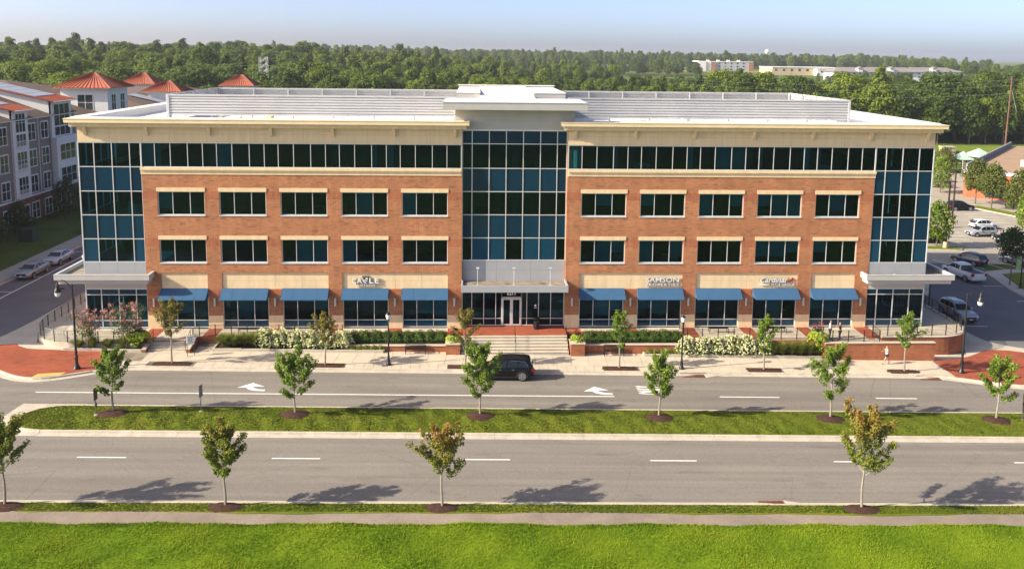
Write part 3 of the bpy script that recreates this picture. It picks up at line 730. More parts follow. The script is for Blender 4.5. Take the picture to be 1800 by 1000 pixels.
# ---- roof: membrane, parapet backs, louvred plant screens and rooftop units
ubox('roof_deck', -38.15, 38.15, .5, 30.0, 18.05, 18.30, whitem, OB)
for sgn in (-1,1):
    a, b = sorted((sgn*37.75, sgn*38.45)); ubox('parapet_back', a, b, .46, 30, 18.3, 18.92, whitem, OB)
    a, b = sorted((sgn*37.7, sgn*38.9)); ubox('parapet_cap', a, b, .47, 30, 18.935, 18.99, whitem, OB)
ubox('parapet_back', -38, 38, 29.6, 30, 18.3, 18.92, whitem, OB); ubox('parapet_cap', -38.9, 38.9, 29.5, 30.5, 18.935, 18.99, whitem, OB)
for sgn in (-1,1):
    a, b = sorted((sgn*5.4, sgn*37.7)); ubox('parapet_back', a, b, .455, .75, 18.3, 18.6, whitem, OB); ubox('parapet_top', a, b, .0, .9, 18.932, 18.96, whitem, OB)
def louvre_run(p, q, inward, nb=7, z0=18.72, z1=20.72):
    """screen of horizontal blades with posts on the inner side"""
    d = Vector((q[0]-p[0], q[1]-p[1], 0)); L = d.length; an = math.atan2(d.y, d.x)
    r = empty('louvre_screen', (p[0],p[1],0), an); r.parent = OB
    h = (z1-z0-.16)/nb
    for k in range(nb):
        zz = z0+k*h
        b = MB().xprism([(0,zz),(0,zz+h*.62),(-.10*inward*-1*-1 if False else 0.13,zz+h*.98),(.15,zz+h*.98),(.02,zz+h*.60),(.02,zz)] if inward > 0 else [(0,zz),(0,zz+h*.62),(-.13,zz+h*.98),(-.15,zz+h*.98),(-.02,zz+h*.60),(-.02,zz)], .03, L-.03); b.build('louvre_blade', louvre, r)
    ubox('top_rail', 0, L, -.04, .10, z1-.16, z1, louvre, r)
    ubox('end_post', -.02, .16, -.06, .12, 18.35, z1+.01, louvre, r); ubox('end_post', L-.16, L+.02, -.06, .12, 18.35, z1+.01, louvre, r)
    n = int(L/3.5)
    for k in range(n+1):
        X = .2+(L-.4)*k/n
        y0, y1 = (.16,.30) if inward > 0 else (-.30,-.16)
        ubox('post', X-.06, X+.06, y0, y1, 18.3, z1-.02, louvre, r)
for s_, (xa, xb) in enumerate(((-32.8,-5.4),(5.4,33.2))):
    louvre_run((xa,6.9),(xb,6.9), 1)
    louvre_run((xa,23.0),(xb,23.0), -1)
    louvre_run((xa,6.9),(xa,23.0), -1) if s_ == 0 else louvre_run((xb,6.9),(xb,23.0), 1)
unitm = pm('rooftop_unit_metal', (.42,.41,.40), .1, 1, .6, metal=.2)
def rtu(x, y, w, d, h, label):
    r = empty('rooftop_unit', (x,y,18.3), 0, label, 'air handler', 'plant on the office roof')
    MB().box(-w/2,w/2,-d/2,d/2,.25,h).build('cabinet', unitm, r)
    MB().box(-w/2-.1,w/2+.1,-d/2-.1,d/2+.1,0,.25).build('curb', whitem, r)
    for k in range(int(w/1.3)):
        X = -w/2+.8+k*1.3; MB().lathe([(.5,0),(.52,.12),(.45,.2),(.1,.2)], 14, (X,0,h)).build('fan_cowl', darkpit, r, smooth=True)
    MB().box(w/2,w/2+.5,-d/3,d/3,.4,h*.7).build('duct', alu, r)
for x in (-27.5,-20.5,-13.5,9.5,14.5,21.5,28.2): rtu(x+random.uniform(-.4,.4), 15.5+random.uniform(-1,1), random.choice((3.0,4.2,5)), 2.2, 1.75, 'grey rooftop air handler with fan cowls standing inside the louvred screen')
# raised roof behind the tower with two return walls
MB().xprism([(4.9,18.3),(4.9,20.62),(23.5,21.15),(23.5,18.3)], -3.1, 2.2).build('penthouse_roof', whitem, OB)
for a,b in ((-5.4,-3.12),(2.22,5.4)):
    MB().box(a,b,9.5,23.5,18.3,20.98).build('penthouse_wall', greyp, OB); MB().box(a-.05,b+.03,9.45,23.55,20.982,21.05).build('penthouse_coping', whitem, OB)
MB().box(-5.5,5.5,23.6,24.2,18.3,21.22).build('penthouse_wall', greyp, OB); MB().box(-5.6,5.6,23.5,24.3,21.222,21.28).build('penthouse_coping', whitem, OB)
for i in range(18):   # low vents and ballast bits along the front of the screens
    X = random.uniform(-31,31)
    if abs(X) > 6: ubox('roof_vent', X, X+random.uniform(.15,.9), 3.5+random.random()*2, 6.2, 18.3, 18.55+random.random()*.35, random.choice((unitm,whitem,stone)), OB)

# ================================================================== SIGNS ON THE BUILDING
def wall_sign(name, loc, label):
    r = empty(name, loc, 0, label, 'sign'); return r
letter_side = pm('letter_return', (.05,.045,.04), .1, 3, .6)
def letters(body, w, h, r, dx, dz, mat=white_em, name='lettering', **kw):
    """raised letters fitted to a width and a height, standing off the wall"""
    o = text_obj(body, 1.0, mat, name, .05, **kw); b = [v.co for v in o.data.vertices]
    x0, x1 = min(q.x for q in b), max(q.x for q in b); y0, y1 = min(q.y for q in b), max(q.y for q in b)
    for q in o.data.vertices: q.co = ((q.co.x-(x0+x1)/2)*w/(x1-x0), (q.co.y-(y0+y1)/2)*h/(y1-y0), q.co.z)
    o.data.materials.append(letter_side); o.data.update()
    for f in o.data.polygons: f.material_index = 1 if abs(f.normal.z) < .5 else 0
    o.rotation_euler = (R(90),0,0); o.location = (dx, -.11, dz); o.parent = r; return o
redm = pm('sign_red', (.32,.02,.015), .1, 3, .6); navy = pm('sign_navy', (.02,.03,.06), .1, 3, .6)
s1 = wall_sign('shop_sign', (-13.40,.10,4.35), 'white CASTLE MORTGAGE letters with a shield on the stone band')
letters('CA', .88, .50, s1, -.76, .10, offset=.02, spacing=1.15); letters('LE', .86, .50, s1, .78, .10, offset=.02, spacing=1.2)
letters('MORTGAGE', 1.75, .17, s1, .0, -.33, offset=.012, spacing=1.2)
shp = [(-.25,.32),(-.25,.10),(-.17,-.10),(0,-.22),(.17,-.10),(.25,.10),(.25,.32)]
MB().yprism([(x,z+.02) for x,z in shp], -.15, -.02).build('shield', navy, s1)
MB().yprism([(-.2,.32),(-.2,.22),(.18,.08),(.18,.0),(-.16,.12),(-.16,.04),(.1,-.08),(0,-.16),(-.22,.02),(-.24,.32)], -.17, -.15).build('shield_band', white_em, s1)
MB().yprism([(.0,.32),(.0,.25),(.2,.17),(.24,.32)], -.17, -.15).build('shield_band', white_em, s1)
MB().yprism([(-.28,.36),(-.28,.52),(-.19,.52),(-.19,.44),(-.06,.44),(-.06,.52),(.06,.52),(.06,.44),(.19,.44),(.19,.52),(.28,.52),(.28,.36)], -.15, -.02).build('battlement', joint, s1)
s2 = wall_sign('shop_sign', (13.62,.10,4.35), 'white SAMSON PROPERTIES letters on the stone band')
letters('SAMSON', 3.05, .46, s2, 0, .19, offset=.008); letters('PROPERTIES', 3.05, .25, s2, 0, -.28, offset=.012, spacing=1.2)
s3 = wall_sign('shop_sign', (24.30,.10,4.35), 'white Cardinal TITLE GROUP letters with a red bird on the stone band')
letters('Cardinal', 2.5, .52, s3, -.36, .18, offset=.015, shear=.25); letters('TITLE GROUP', 2.2, .24, s3, .52, -.30, offset=.012, spacing=1.1)
MB().box(-1.60,-.70,-.12,-.06,-.33,-.27).build('rule', white_em, s3)
MB().yprism([(.95,-.02),(1.2,.12),(1.35,.22),(1.42,.40),(1.52,.28),(1.60,.26),(1.50,.20),(1.44,.06),(1.25,-.02)], -.14, -.04).build('bird', redm, s3)
# ================================================================== FOLIAGE TOOLS
def leaf_mesh(name, C, size, tint, mat, normal=None, aspect=.62, parent=None, loc=None, spread=1.0):
    """one quad leaf per centre; normal = preferred facing (blended with random)"""
    C = np.asarray(C, float); n = len(C)
    nr = rng.normal(size=(n,3)); nr /= np.linalg.norm(nr,axis=1)[:,None]
    if normal is not None: nr = nr*spread + np.asarray(normal); nr /= np.linalg.norm(nr,axis=1)[:,None]+1e-9
    r = rng.normal(size=(n,3)); a = np.cross(nr, r); a /= np.linalg.norm(a,axis=1)[:,None]+1e-9; b = np.cross(nr, a)
    s = np.broadcast_to(np.asarray(size,float), (n,))[:,None]*rng.uniform(.7,1.25,(n,1))
    V = np.empty((n,4,3)); V[:,0] = C-a*s*.5; V[:,1] = C+b*s*.5*aspect; V[:,2] = C+a*s*.5; V[:,3] = C-b*s*.5*aspect
    me = bpy.data.meshes.new(name); me.vertices.add(n*4); me.vertices.foreach_set('co', V.reshape(-1))
    me.loops.add(n*4); me.loops.foreach_set('vertex_index', np.arange(n*4, dtype=np.int32))
    me.polygons.add(n); me.polygons.foreach_set('loop_start', np.arange(0,n*4,4, dtype=np.int32)); me.polygons.foreach_set('loop_total', np.full(n,4,dtype=np.int32))
    at = me.attributes.new('tint','FLOAT','FACE'); at.data.foreach_set('value', np.clip(np.asarray(tint,float),0,1).astype(np.float32))
    me.materials.append(mat); me.update(calc_edges=True); me.validate()
    o = bpy.data.objects.new(name, me); COL.objects.link(o)
    if parent is not None: o.parent = parent
    if loc is not None: o.location = loc
    return o
bark = pm('bark', (.17,.13,.10), .25, 6, .95, spec=.15, stretch=(1,1,.3))
bark_y = pm('young_bark', (.26,.225,.18), .2, 8, .9, spec=.15, stretch=(1,1,.3))
L_green = leafmat('maple_leaves', [(.085,.145,.016),(.135,.215,.022),(.195,.275,.032),(.27,.32,.05)], .35)
L_warm = leafmat('turning_maple_leaves', [(.080,.130,.014),(.140,.195,.022),(.205,.225,.030),(.31,.19,.04),(.38,.13,.05)], .35)
L_olive = leafmat('olive_maple_leaves', [(.12,.125,.022),(.19,.175,.034),(.27,.22,.045),(.31,.20,.055)], .35)

def street_tree(name, x, y, h0, H, W, clear, seed, mat, label, group=None, lean=0.0, warm=0.0, nl=15, dens=1.0, skew=(0,0), ls=.145):
    """young tree: straight trunk, ascending limbs, leaves carried in clumps along twigs"""
    r = random.Random(seed); root = empty(name, (x,y,gz(x)+h0), 0, label, 'tree', group)
    tp = [(lean*(max(0.0,z)/H)**1.3*H*.12+.03*math.sin(z*2+seed), .02*math.sin(z*1.7+seed*2), z) for z in np.linspace(-.05, H*.94, 10)]
    tr = MB().tube(tp, [.075*(1-.86*i/9)+.006 for i in range(10)], 7)
    C, TN, NM = [], [], []
    def at_h(z):
        q = max(0, min(8.999, (z+.05)/(H*.94+.05)*9)); i = int(q); return Vector(tp[i]).lerp(Vector(tp[i+1]), q-i)
    def clump(p, rad, n, up):
        for _ in range(n):
            d = Vector((r.gauss(0,1), r.gauss(0,1), r.gauss(0,.75))); d = d/max(.01,d.length)*rad*(r.random()**.45)
            C.append((p+d)[:]); NM.append((d.x*.8/rad, d.y*.8/rad, .55+d.z*.6/rad))
            TN.append((r.random()*.55+.15 if warm < .18 else r.random()*.38+.06)+up*warm*(.25+.9*r.random()**.7)+.06*d.z/rad)
    az = r.random()*6.28
    for i in range(nl):
        t = i/(nl-1); z = clear + (H*.86-clear)*t**.9
        az += 2.399+r.uniform(-.35,.35)
        u = (z-clear)/(H-clear); prof = (1-u)**.75*(.62+.7*min(1,u*3.2))
        Ln = W*.5*prof*r.uniform(.78,1.2)+.18; el = R(r.uniform(18,42)+28*u)
        k = 6; pts = []; p = at_h(z); d = Vector((math.cos(az)*math.cos(el)+skew[0]*.25, math.sin(az)*math.cos(el)+skew[1]*.25, math.sin(el))).normalized()
        for j in range(k+1):
            pts.append(p.copy()); d = (d+Vector((0,0,.07))+Vector((r.uniform(-.1,.1),r.uniform(-.1,.1),r.uniform(-.06,.06)))).normalized(); p = p+d*(Ln/k/math.cos(el)**.35)
        tr.tube(pts, [.024*(1-.8*j/k)*(1-.5*u)+.004 for j in range(k+1)], 5)
        for j in range(1, k+1):
            f = j/k
            if f < .28: continue
            hh = pts[j].z/H
            clump(pts[j], .13+.10*(1-abs(f-.6))+.04*W/3, int((9+7*r.random())*dens), hh**2)
            if j < k and r.random() < .85:
                sd = Vector((-d.y, d.x, .35))*(1 if r.random()<.5 else -1); sd.z = abs(sd.z); sl = Ln*r.uniform(.18,.34)*(1-f*.4)
                e = pts[j]+sd.normalized()*sl; tr.tube([pts[j], e], [.008,.004], 4)
                clump(pts[j].lerp(e,.55), .14, int(8*dens), hh**2); clump(e, .15, int(9*dens), hh**2)
    top = Vector(tp[-1]); 
    for q in range(5): clump(at_h(H*(.80+.035*q)), .20-.022*q, int(11*dens), 1.0)
    clump(top+Vector((0,0,H*.04)), .10, int(8*dens), 1)
    tr.build('trunk', bark_y, root, smooth=True)
    leaf_mesh('crown', C, ls, TN, mat, NM, .66, root, spread=.75)
    return root
MEDG = 'young maples on the grass median'
md = [(-28.84,4.35,2.3,1.25,L_green,0,15,'young maple with two-tier green crown beside the slim dark sign in the median',.0,21),
      (-16.21,3.75,3.7,1.15,L_green,0,17,'low wide bushy green maple in the median, next to the grey signpost',.0,8),
      (-3.08,5.05,2.9,1.35,L_green,0,19,'tall dense green maple in the median in front of the black car',.0,3),
      (9.83,4.4,2.3,1.3,L_green,.0,15,'light green upright maple in the median in front of the painted road word',.15,5),
      (22.42,4.95,3.3,1.35,L_green,0,14,'open-branched maple with pale forked trunk in the median',.1,13),
      (34.88,4.45,2.5,1.35,L_green,0,15,'green maple in the median opposite the brick corner paving and tall lamp',.15,17)]
for x,H,W,cl,m,ln,nl,lb,wm,sd_ in md: street_tree('maple_tree', x, -17.2, .30, H*1.04, W*1.22, cl, sd_, m, lb, MEDG, nl=nl, warm=wm, dens=3.9)
nr_ = [(-29.72,4.5,3.3,1.75,L_warm,.20,31,'green maple with a few bronze leaves on the verge at the median nose'),
       (-17.57,4.5,2.7,1.7,L_warm,.34,32,'rounded green maple with orange tinted top on the verge'),
       (-5.33,4.2,3.3,1.65,L_warm,.50,33,'sparse verge maple with open limbs, turning orange and red'),
       (19.17,5.25,3.9,2.0,L_warm,.46,34,'largest verge maple, green below and orange on top, near the rusty drain')]
for x,H,W,cl,m,wm,sd_,lb in nr_: street_tree('maple_tree', x, -29.4, .16, H*1.03, W*1.2, cl, sd_, m, lb, 'maples along the verge path', warm=wm, nl=17, dens=3.8 if x!=-5.33 else 2.7)
sw_ = [(-28.24,5.1,2.7,2.2,41,'olive bronze street tree with broad crown by the left stair','olive'),(-15.79,4.1,2.3,1.7,42,'thin olive street tree in front of the hydrangea bed near the shield sign','olive'),
       (-4.27,4.8,1.9,1.9,43,'narrow bronze street tree at the foot of the entrance steps','olive'),(8.58,4.75,1.9,1.9,44,'slender light green street tree in front of a black bench','g'),
       (20.85,4.3,1.9,1.7,45,'small green street tree in front of the hydrangeas under the bird sign','g'),(32.98,4.7,2.3,1.9,46,'green street tree in front of the tall brick retaining wall','g')]
for x,H,W,cl,sd_,lb,k in sw_: street_tree('street_tree', x, -7.3, .15, H*1.03, W*1.25, cl, sd_, L_olive if k=='olive' else L_green, lb, 'trees in the sidewalk pits', warm=.2, nl=13, dens=2.2, ls=.14)
# one tree more on the verge beyond either edge of the view
street_tree('maple_tree', 32.2, -29.4, .16, 4.5, 3, 1.7, 35, L_warm, 'verge maple standing beyond the largest one', None, warm=.4)

# ---- grass blades: tufts over lawn, verge and median (uncountable)
def tufts(name, n, fx, hgt, cols, kind='stuff'):
    m = leafmat(name+'_blades', cols, .35, .7)
    P = np.array([fx() for _ in range(n)]); az = rng.uniform(0,6.28,n); h = hgt*rng.uniform(.5,1.4,n); w = .018+.02*rng.random(n)
    V = np.empty((n,6,3))
    for k in (0,1):
        a = az+k*1.7; dx, dy = np.cos(a)*w, np.sin(a)*w; lx, ly = rng.normal(0,.35,n)*h, rng.normal(0,.35,n)*h
        V[:,k*3] = P+np.c_[dx,dy,0*dx]; V[:,k*3+1] = P-np.c_[dx,dy,0*dx]; V[:,k*3+2] = P+np.c_[lx,ly,h]
    me = bpy.data.meshes.new(name); me.vertices.add(n*6); me.vertices.foreach_set('co', V.reshape(-1)); me.loops.add(n*6); me.loops.foreach_set('vertex_index', np.arange(n*6,dtype=np.int32))
    me.polygons.add(n*2); me.polygons.foreach_set('loop_start', np.arange(0,n*6,3,dtype=np.int32)); me.polygons.foreach_set('loop_total', np.full(n*2,3,dtype=np.int32))
    t_ = .5+.18*np.sin(P[:,0]*.9+P[:,1]*.6)+.12*np.sin(P[:,0]*.23-P[:,1]*1.9+1)+rng.normal(0,.24,n)
    at = me.attributes.new('tint','FLOAT','FACE'); at.data.foreach_set('value', np.clip(np.repeat(t_,2),0,1).astype(np.float32))
    me.materials.append(m); me.update(calc_edges=True); o = bpy.data.objects.new(name, me); COL.objects.link(o); o['kind'] = kind
    return o
def f_lawn():
    x = random.uniform(-44,44); y = -31.2-random.random()**1.2*9.0; return (x, y, gz(x)+.16+.05*math.sin(x*.7+y*.9)+.03*math.sin(x*1.9-y*1.3))
def f_med():
    x = random.uniform(-34.9,44); q = 1 if x > -32.6 else math.sqrt(max(0,1-((-32.6-x)/2.35)**2)); y = -17.66+random.uniform(-1.93,1.93)*q; return (x, y, gz(x)+.135+.155*math.sin(max(0,min(1,(y+19.62)/3.94))*math.pi)*max(0,min(1,(x+31.6)/3)))
def f_verge():
    x = random.uniform(-44,44); y = random.uniform(-29.9,-29.05); return (x, y, gz(x)+.14)
def not_mulch(f):
    def g_():
        while True:
            p = f()
            if any((p[0]-a)**2/1.0+(p[1]+17.25)**2/.6 < 1 for a in MED_T) or any((p[0]-a)**2/(w_+.1)**2+(p[1]+29.45)**2/.3 < 1 for a,w_ in NEAR_T): continue
            return p
    return g_
tag(tufts('lawn_blades', 220000, f_lawn, .10, [(.100,.185,.008),(.170,.285,.010),(.245,.345,.014),(.34,.38,.03)]), 'mown grass of the near lawn', 'grass')
tag(tufts('median_blades', 60000, not_mulch(f_med), .065, [(.07,.115,.010),(.105,.150,.014),(.145,.180,.02),(.21,.20,.04)]), 'mown grass of the median', 'grass')
tag(tufts('verge_blades', 18000, not_mulch(f_verge), .075, [(.07,.115,.010),(.105,.155,.014),(.15,.19,.02),(.22,.21,.04)]), 'mown grass of the verge strip', 'grass')

# ================================================================== TERRACE, STAIRS, WALLS
terr = tag(empty('terrace'), kind='structure')
def ter(poly, mat, name='terrace_base', z1=-.03, z0=-2.3): return MB().prism(poly, z0, z1).build(name, mat, terr)
cornL = [(-38.15,10.5),(-42.35,10.5),(-42.3,1)] + curve([(-42.3,1),(-41.8,-1.5),(-40.5,-3.1),(-38.2,-3.85),(-36,-3.95)],4)[1:]
ter(cornL + [(-31.65,-3.95),(-31.65,-.01),(-38.15,-.01)], kerbc)
ter([(-31.65,-3.2),(-27.75,-3.2),(-27.75,-2.15),(-15.05,-2.15),(-15.05,-1.0),(-4.76,-1.0),(-4.76,-2.5),(4.76,-2.5),(4.76,-1.0),(15.2,-1.0),(15.2,-3.55),(27.3,-3.55),(27.3,-4.42),(32.25,-4.42),(32.25,-2.85),(37,-2.85)]
    + curve([(37,-2.85),(39.2,-2.75),(40.9,-1.9),(41.9,-.3),(42.2,2.2)],4)[1:] + [(42.3,10.5),(38.15,10.5),(38.15,-.0),(-31.65,-.0)], brick_wall_m)
def tslab(poly, mat=concrete, name='terrace_slab'): return MB().prism(poly, -.035, 0).build(name, mat, terr)
# terrace paving: light slabs divided by brick strips under each pier
def rect(a,b,c,d): return [(a+.01,c+.01),(b-.01,c+.01),(b-.01,d-.01),(a+.01,d-.01)]
for xs, yf in ((LX, lambda i: -2.15 if i < 3 else -1.0), (RX, lambda i: -1.0 if i < 2 else -3.5)):
    for i,x in enumerate(xs):
        y0 = yf(i); a, b = x-.05, x+WW+.05
        if x < -31: a = -31.3; 
        for k in range(2):
            p, q = a+(b-a)*k/2, a+(b-a)*(k+1)/2; tslab(rect(p, q, y0, -1.02 if y0 < -1.1 else -.02))
            if y0 < -1.1: tslab(rect(p, q, -1.02, -.02))
        nx_ = x+WW+.05
        if i < 4: tslab(rect(nx_, nx_+BAY-WW-.1, max(y0, yf(i+1)), -.02), paver, 'brick_strip')
tslab(rect(-31.3,-27.8,-3.2,-2.16)); tslab(rect(27.45,32.2,-4.25,-3.5)); tslab(rect(31.75,33.1,-2.8,-.02), paver, 'brick_strip'); tslab(rect(33.1,38.1,-2.8,-.02))
tslab(rect(-32.6,-31.3,-3.9,-.02), paver, 'brick_strip'); tslab(rect(-38.1,-32.6,-2.0,-.02)); tslab(rect(-38.1,-32.6,-3.9,-2.0))
tslab(cornL[2:] [:-1] + [(-38.15,-3.8),(-38.15,10.4),(-42.2,10.4)][0:2]+[(-42.25,10.4)])
tslab([(38.12,-2.75)] + curve([(38.4,-2.75),(39.2,-2.7),(40.7,-1.85),(41.7,-.3),(42.0,2.2)],4) + [(42.1,10.4),(38.12,10.4)])
MB().prism(rect(-4.74,4.74,-2.28,CY+.3), -.035, .012).build('brick_landing', paver, terr)
# the main stair
st = tag(empty('stair', (0,0,0), 0, 'wide concrete steps up to the glazed entrance', 'stairs'))
for k in range(6):
    z1 = .012-.172*k; y1 = -2.28-.32*k; x0, x1 = -4.7, 4.7
    MB().box(x0,x1,y1-.34,y1,z1-.172 if k<5 else -1.3,z1).build('step', concrete2, st)
    MB().box(x0,x1,y1-.365,y1-.0,z1+.001,z1+.035).build('tread', concrete, st)
def handrail(name, pts, label, posts):
    r = empty(name, (0,0,0), 0, label, 'handrail')
    MB().tube(pts, .022, 7).build('rail', blackm, r, smooth=True)
    for p,zb in posts: MB().tube([(p[0],p[1],zb),p], .022, 6).build('post', blackm, r)
    return r
for X, lb in ((.05,'black handrail down the middle of the wide entrance steps'),(-4.62,'black handrail on the entrance steps beside the narrow bronze tree'),(4.62,'black handrail on the entrance steps beside the brick pier without a tree')):
    handrail('handrail', [(X,-2.15,.02+.9),(X,-2.3,.95),(X,-4.15,-.08),(X,-4.3,-.1)], lb, [((X,-2.3,.95),0.0),((X,-3.2,.45),-.6),((X,-4.15,-.08),-1.1)])
# left stair of four risers with low brick cheek walls
s2_ = empty('stair', (0,0,0), 0, 'short four-riser concrete stair with brick cheek walls behind the olive bronze tree', 'stairs')
for k in range(4): MB().box(-31.3,-27.95,-3.2-.38*(k+1),-3.2-.38*k,-.9,-.145*k-.002-.10).build('step', concrete, s2_)
for X0 in (-31.62,-27.95):
    MB().xprism([(-3.2,-.9),(-4.75,-.9),(-4.75,-.28),(-3.2,.02)], X0, X0+.30).build('cheek_wall', brick_wall_m, s2_)
    MB().xprism([(-3.2,.022),(-4.80,-.278),(-4.80,-.22),(-3.2,.08)], X0-.03, X0+.33).build('cheek_cap', concrete, s2_)
for X, nm in ((-31.2,'beside the lime vine'),(-28.05,'beside the low grasses')):
    handrail('handrail', [(X,-3.0,.92),(X,-3.25,.9),(X,-4.6,.36),(X,-4.75,.33)], 'black handrail of the short left stair '+nm, [((X,-3.25,.9),0),((X,-4.6,.36),-.55)])
# hidden side stair behind the tall right wall, going down to the corner paving
s3_ = empty('stair', (0,0,0), 0, 'concrete side stair between the tall brick wall and the curved wall', 'stairs')
for k in range(10): MB().box(32.3+.42*k,32.3+.42*(k+1),-4.15,-2.87,-2.0,-.155*k-.1).build('step', concrete2, s3_)
# retaining walls with stone caps
def rwall(path, w, z0, z1, label, capw=.06, brickm=brick_wall_m):
    r = empty('retaining_wall', (0,0,0), 0, label, 'wall')
    pts = [Vector(p) for p in path]; n = len(pts); off = lambda i, o: None
    nrm = []
    for i in range(n):
        t = (pts[min(i+1,n-1)]-pts[max(i-1,0)]).normalized(); nrm.append(Vector((-t.y,t.x)))
    def strip(o0, o1, za, zb, name, mat):
        mb = MB(); vs = []
        for p,q in zip(pts,nrm):
            for o,z in ((o0,za),(o1,za),(o1,zb),(o0,zb)): w_ = p+q*o; vs.append((w_.x,w_.y,z))
        fs = [(i*4+j,(i+1)*4+j,(i+1)*4+(j+1)%4,i*4+(j+1)%4) for i in range(n-1) for j in range(4)] + [(3,2,1,0),tuple(range((n-1)*4,(n-1)*4+4))]
        mb.add(vs, fs); return mb.build(name, mat, r)
    strip(-w/2, w/2, z0, z1, 'brickwork', brickm); strip(-w/2-capw, w/2+capw, z1+.001, z1+.075, 'cap_stone', concrete)
    return r
rwall([(27.32,-3.6),(27.32,-4.42)], .28, -2.2, -.0, 'short brick return wall at the edge of the raised terrace where two people stand')
rwall([(27.2,-4.42),(37.1,-4.42)], .30, -2.3, -.0, 'long tall brick retaining wall with pale cap behind the walking woman')
rwall([(33,-2.86),(37,-2.86)] + curve([(37,-2.86),(39.2,-2.76),(40.95,-1.9),(41.95,-.3),(42.25,2.2)],5)[1:] + [(42.3,14)], .30, -2.6, .0, 'curved brick corner wall with pale cap below the terrace railing')
rwall([(-14.8,-3.62),(-6.0,-3.62)], .26, -1.5, -.40, 'low brick planter wall behind the bench, below the hedge next to the shield sign')
rwall([(6.05,-3.52),(15.1,-3.52)], .26, -1.7, -.42, 'low brick planter wall behind the bench in front of the slender light green tree')
def brick_pier(x0, x1, label):
    r = empty('brick_pier', ((x0+x1)/2,-3.82,0), 0, label, 'pier'); w_ = (x1-x0)/2
    MB().box(-w_,w_,-.62,.62,-1.6,-.05).build('brickwork', brick_wall_m, r); MB().box(-w_-.05,w_+.05,-.67,.67,-.05,.03).build('cap_stone', concrete, r)
brick_pier(-6.0,-4.78,'brick pier beside the entrance steps next to the narrow bronze tree'); brick_pier(4.83,6.05,'brick pier beside the entrance steps nearest the slender light green tree')
# planting beds: soil inside low concrete edging
def bed(poly, z0, z1, name='planting_bed'): return tag(MB().prism(poly, z0, z1).build(name, soil), kind='structure')
bed([(-14.8,-3.5),(-6.0,-3.5),(-6.0,-1.02),(-14.8,-1.02)], -1.4, -.42); bed([(6.05,-3.4),(15.1,-3.4),(15.1,-1.02),(6.05,-1.02)], -1.6, -.44)
def edging(path, label):
    r = empty('bed_edging', (0,0,0), 0, label, 'edging')
    for (a,b),(c,d) in zip(path, path[1:]):
        L = math.hypot(c-a,d-b); n = max(1, round(L/2.4))
        for k in range(n):
            p = (a+(c-a)*k/n, b+(d-b)*k/n); q = (a+(c-a)*(k+1)/n, b+(d-b)*(k+1)/n); an = math.atan2(q[1]-p[1],q[0]-p[0]); mx, my = (p[0]+q[0])/2, (p[1]+q[1])/2
            MB().obox((mx,my,gz(mx)+.22), (L/n-.012,.17,.30), an).build('edging_stone', kerbc, r)
tag(gprism([(-25.9,-4.05),(-11.5,-4.05),(-11.5,-3.7),(-15,-3.7),(-15,-2.16),(-25.9,-2.16)], 0, .28).build('planting_bed', soil), kind='structure')
edging([(-25.9,-2.3),(-25.9,-4.12),(-11.4,-4.12),(-11.4,-3.75)], 'pale concrete edging round the left hydrangea bed')
tag(gprism([(11.4,-4.2),(27.15,-4.2),(27.15,-3.56),(11.4,-3.66)], 0, .28).build('planting_bed', soil), kind='structure')
edging([(11.35,-3.7),(11.35,-4.27),(27.1,-4.27)], 'pale concrete edging round the right hydrangea bed')
tag(gprism([(-38.0,-4.28),(-31.65,-4.5),(-31.65,-3.96),(-38.0,-3.96)], 0, .28).build('planting_bed', soil), kind='structure')
edging([(-38.3,-4.36),(-31.7,-4.6)], 'pale concrete edging of the corner bed with pink flowering trees')

# ---- black steel railings
def railing(path, label, z=0.0, h=1.05, nb=8, sp=1.35):
    r = empty('railing', (0,0,0), 0, label, 'railing')
    pts = [Vector(p) for p in path]; d = [0]
    for a,b in zip(pts,pts[1:]): d.append(d[-1]+(b-a).length)
    def at(s):
        for i in range(len(pts)-1):
            if s <= d[i+1]+1e-6: return pts[i].lerp(pts[i+1], (s-d[i])/max(1e-6,d[i+1]-d[i]))
        return pts[-1]
    n = max(1, round(d[-1]/sp))
    for k in range(n+1):
        p = at(d[-1]*k/n); ubox('post', p.x-.032, p.x+.032, p.y-.032, p.y+.032, z-.05, z+h, blackm, r)
    for j in range(nb):
        zz = z+.14+(h-.18)*j/(nb-1); MB().tube([(p.x,p.y,zz) for p in pts], .026 if j == nb-1 else .017, 5).build('rail', blackm, r)
    return r
railing([(-42.15,10),(-42.1,1)] + curve([(-42.1,1),(-41.65,-1.4),(-40.4,-2.95),(-38.2,-3.7),(-36,-3.8)],5)[1:] + [(-31.7,-3.82)], 'black bar railing curving round the terrace corner by the pink flowering trees')
railing([(-27.82,-3.3),(-27.82,-2.05),(-15.2,-2.05)], 'black bar railing along the terrace above the left hydrangeas')
railing([(15.3,-.5),(15.3,-3.45),(26.5,-3.45)], 'black bar railing along the terrace above the right hydrangeas')
railing([(27.45,-3.4),(27.45,-4.3),(32.2,-4.3),(32.2,-2.9)], 'black bar railing round the raised terrace where two people stand', .08)
railing([(32.3,-2.75),(37,-2.75)] + curve([(37,-2.75),(39.1,-2.65),(40.85,-1.8),(41.85,-.2),(42.15,2.2)],5)[1:] + [(42.2,13.5)], 'black bar railing along the curved brick corner wall', .08)

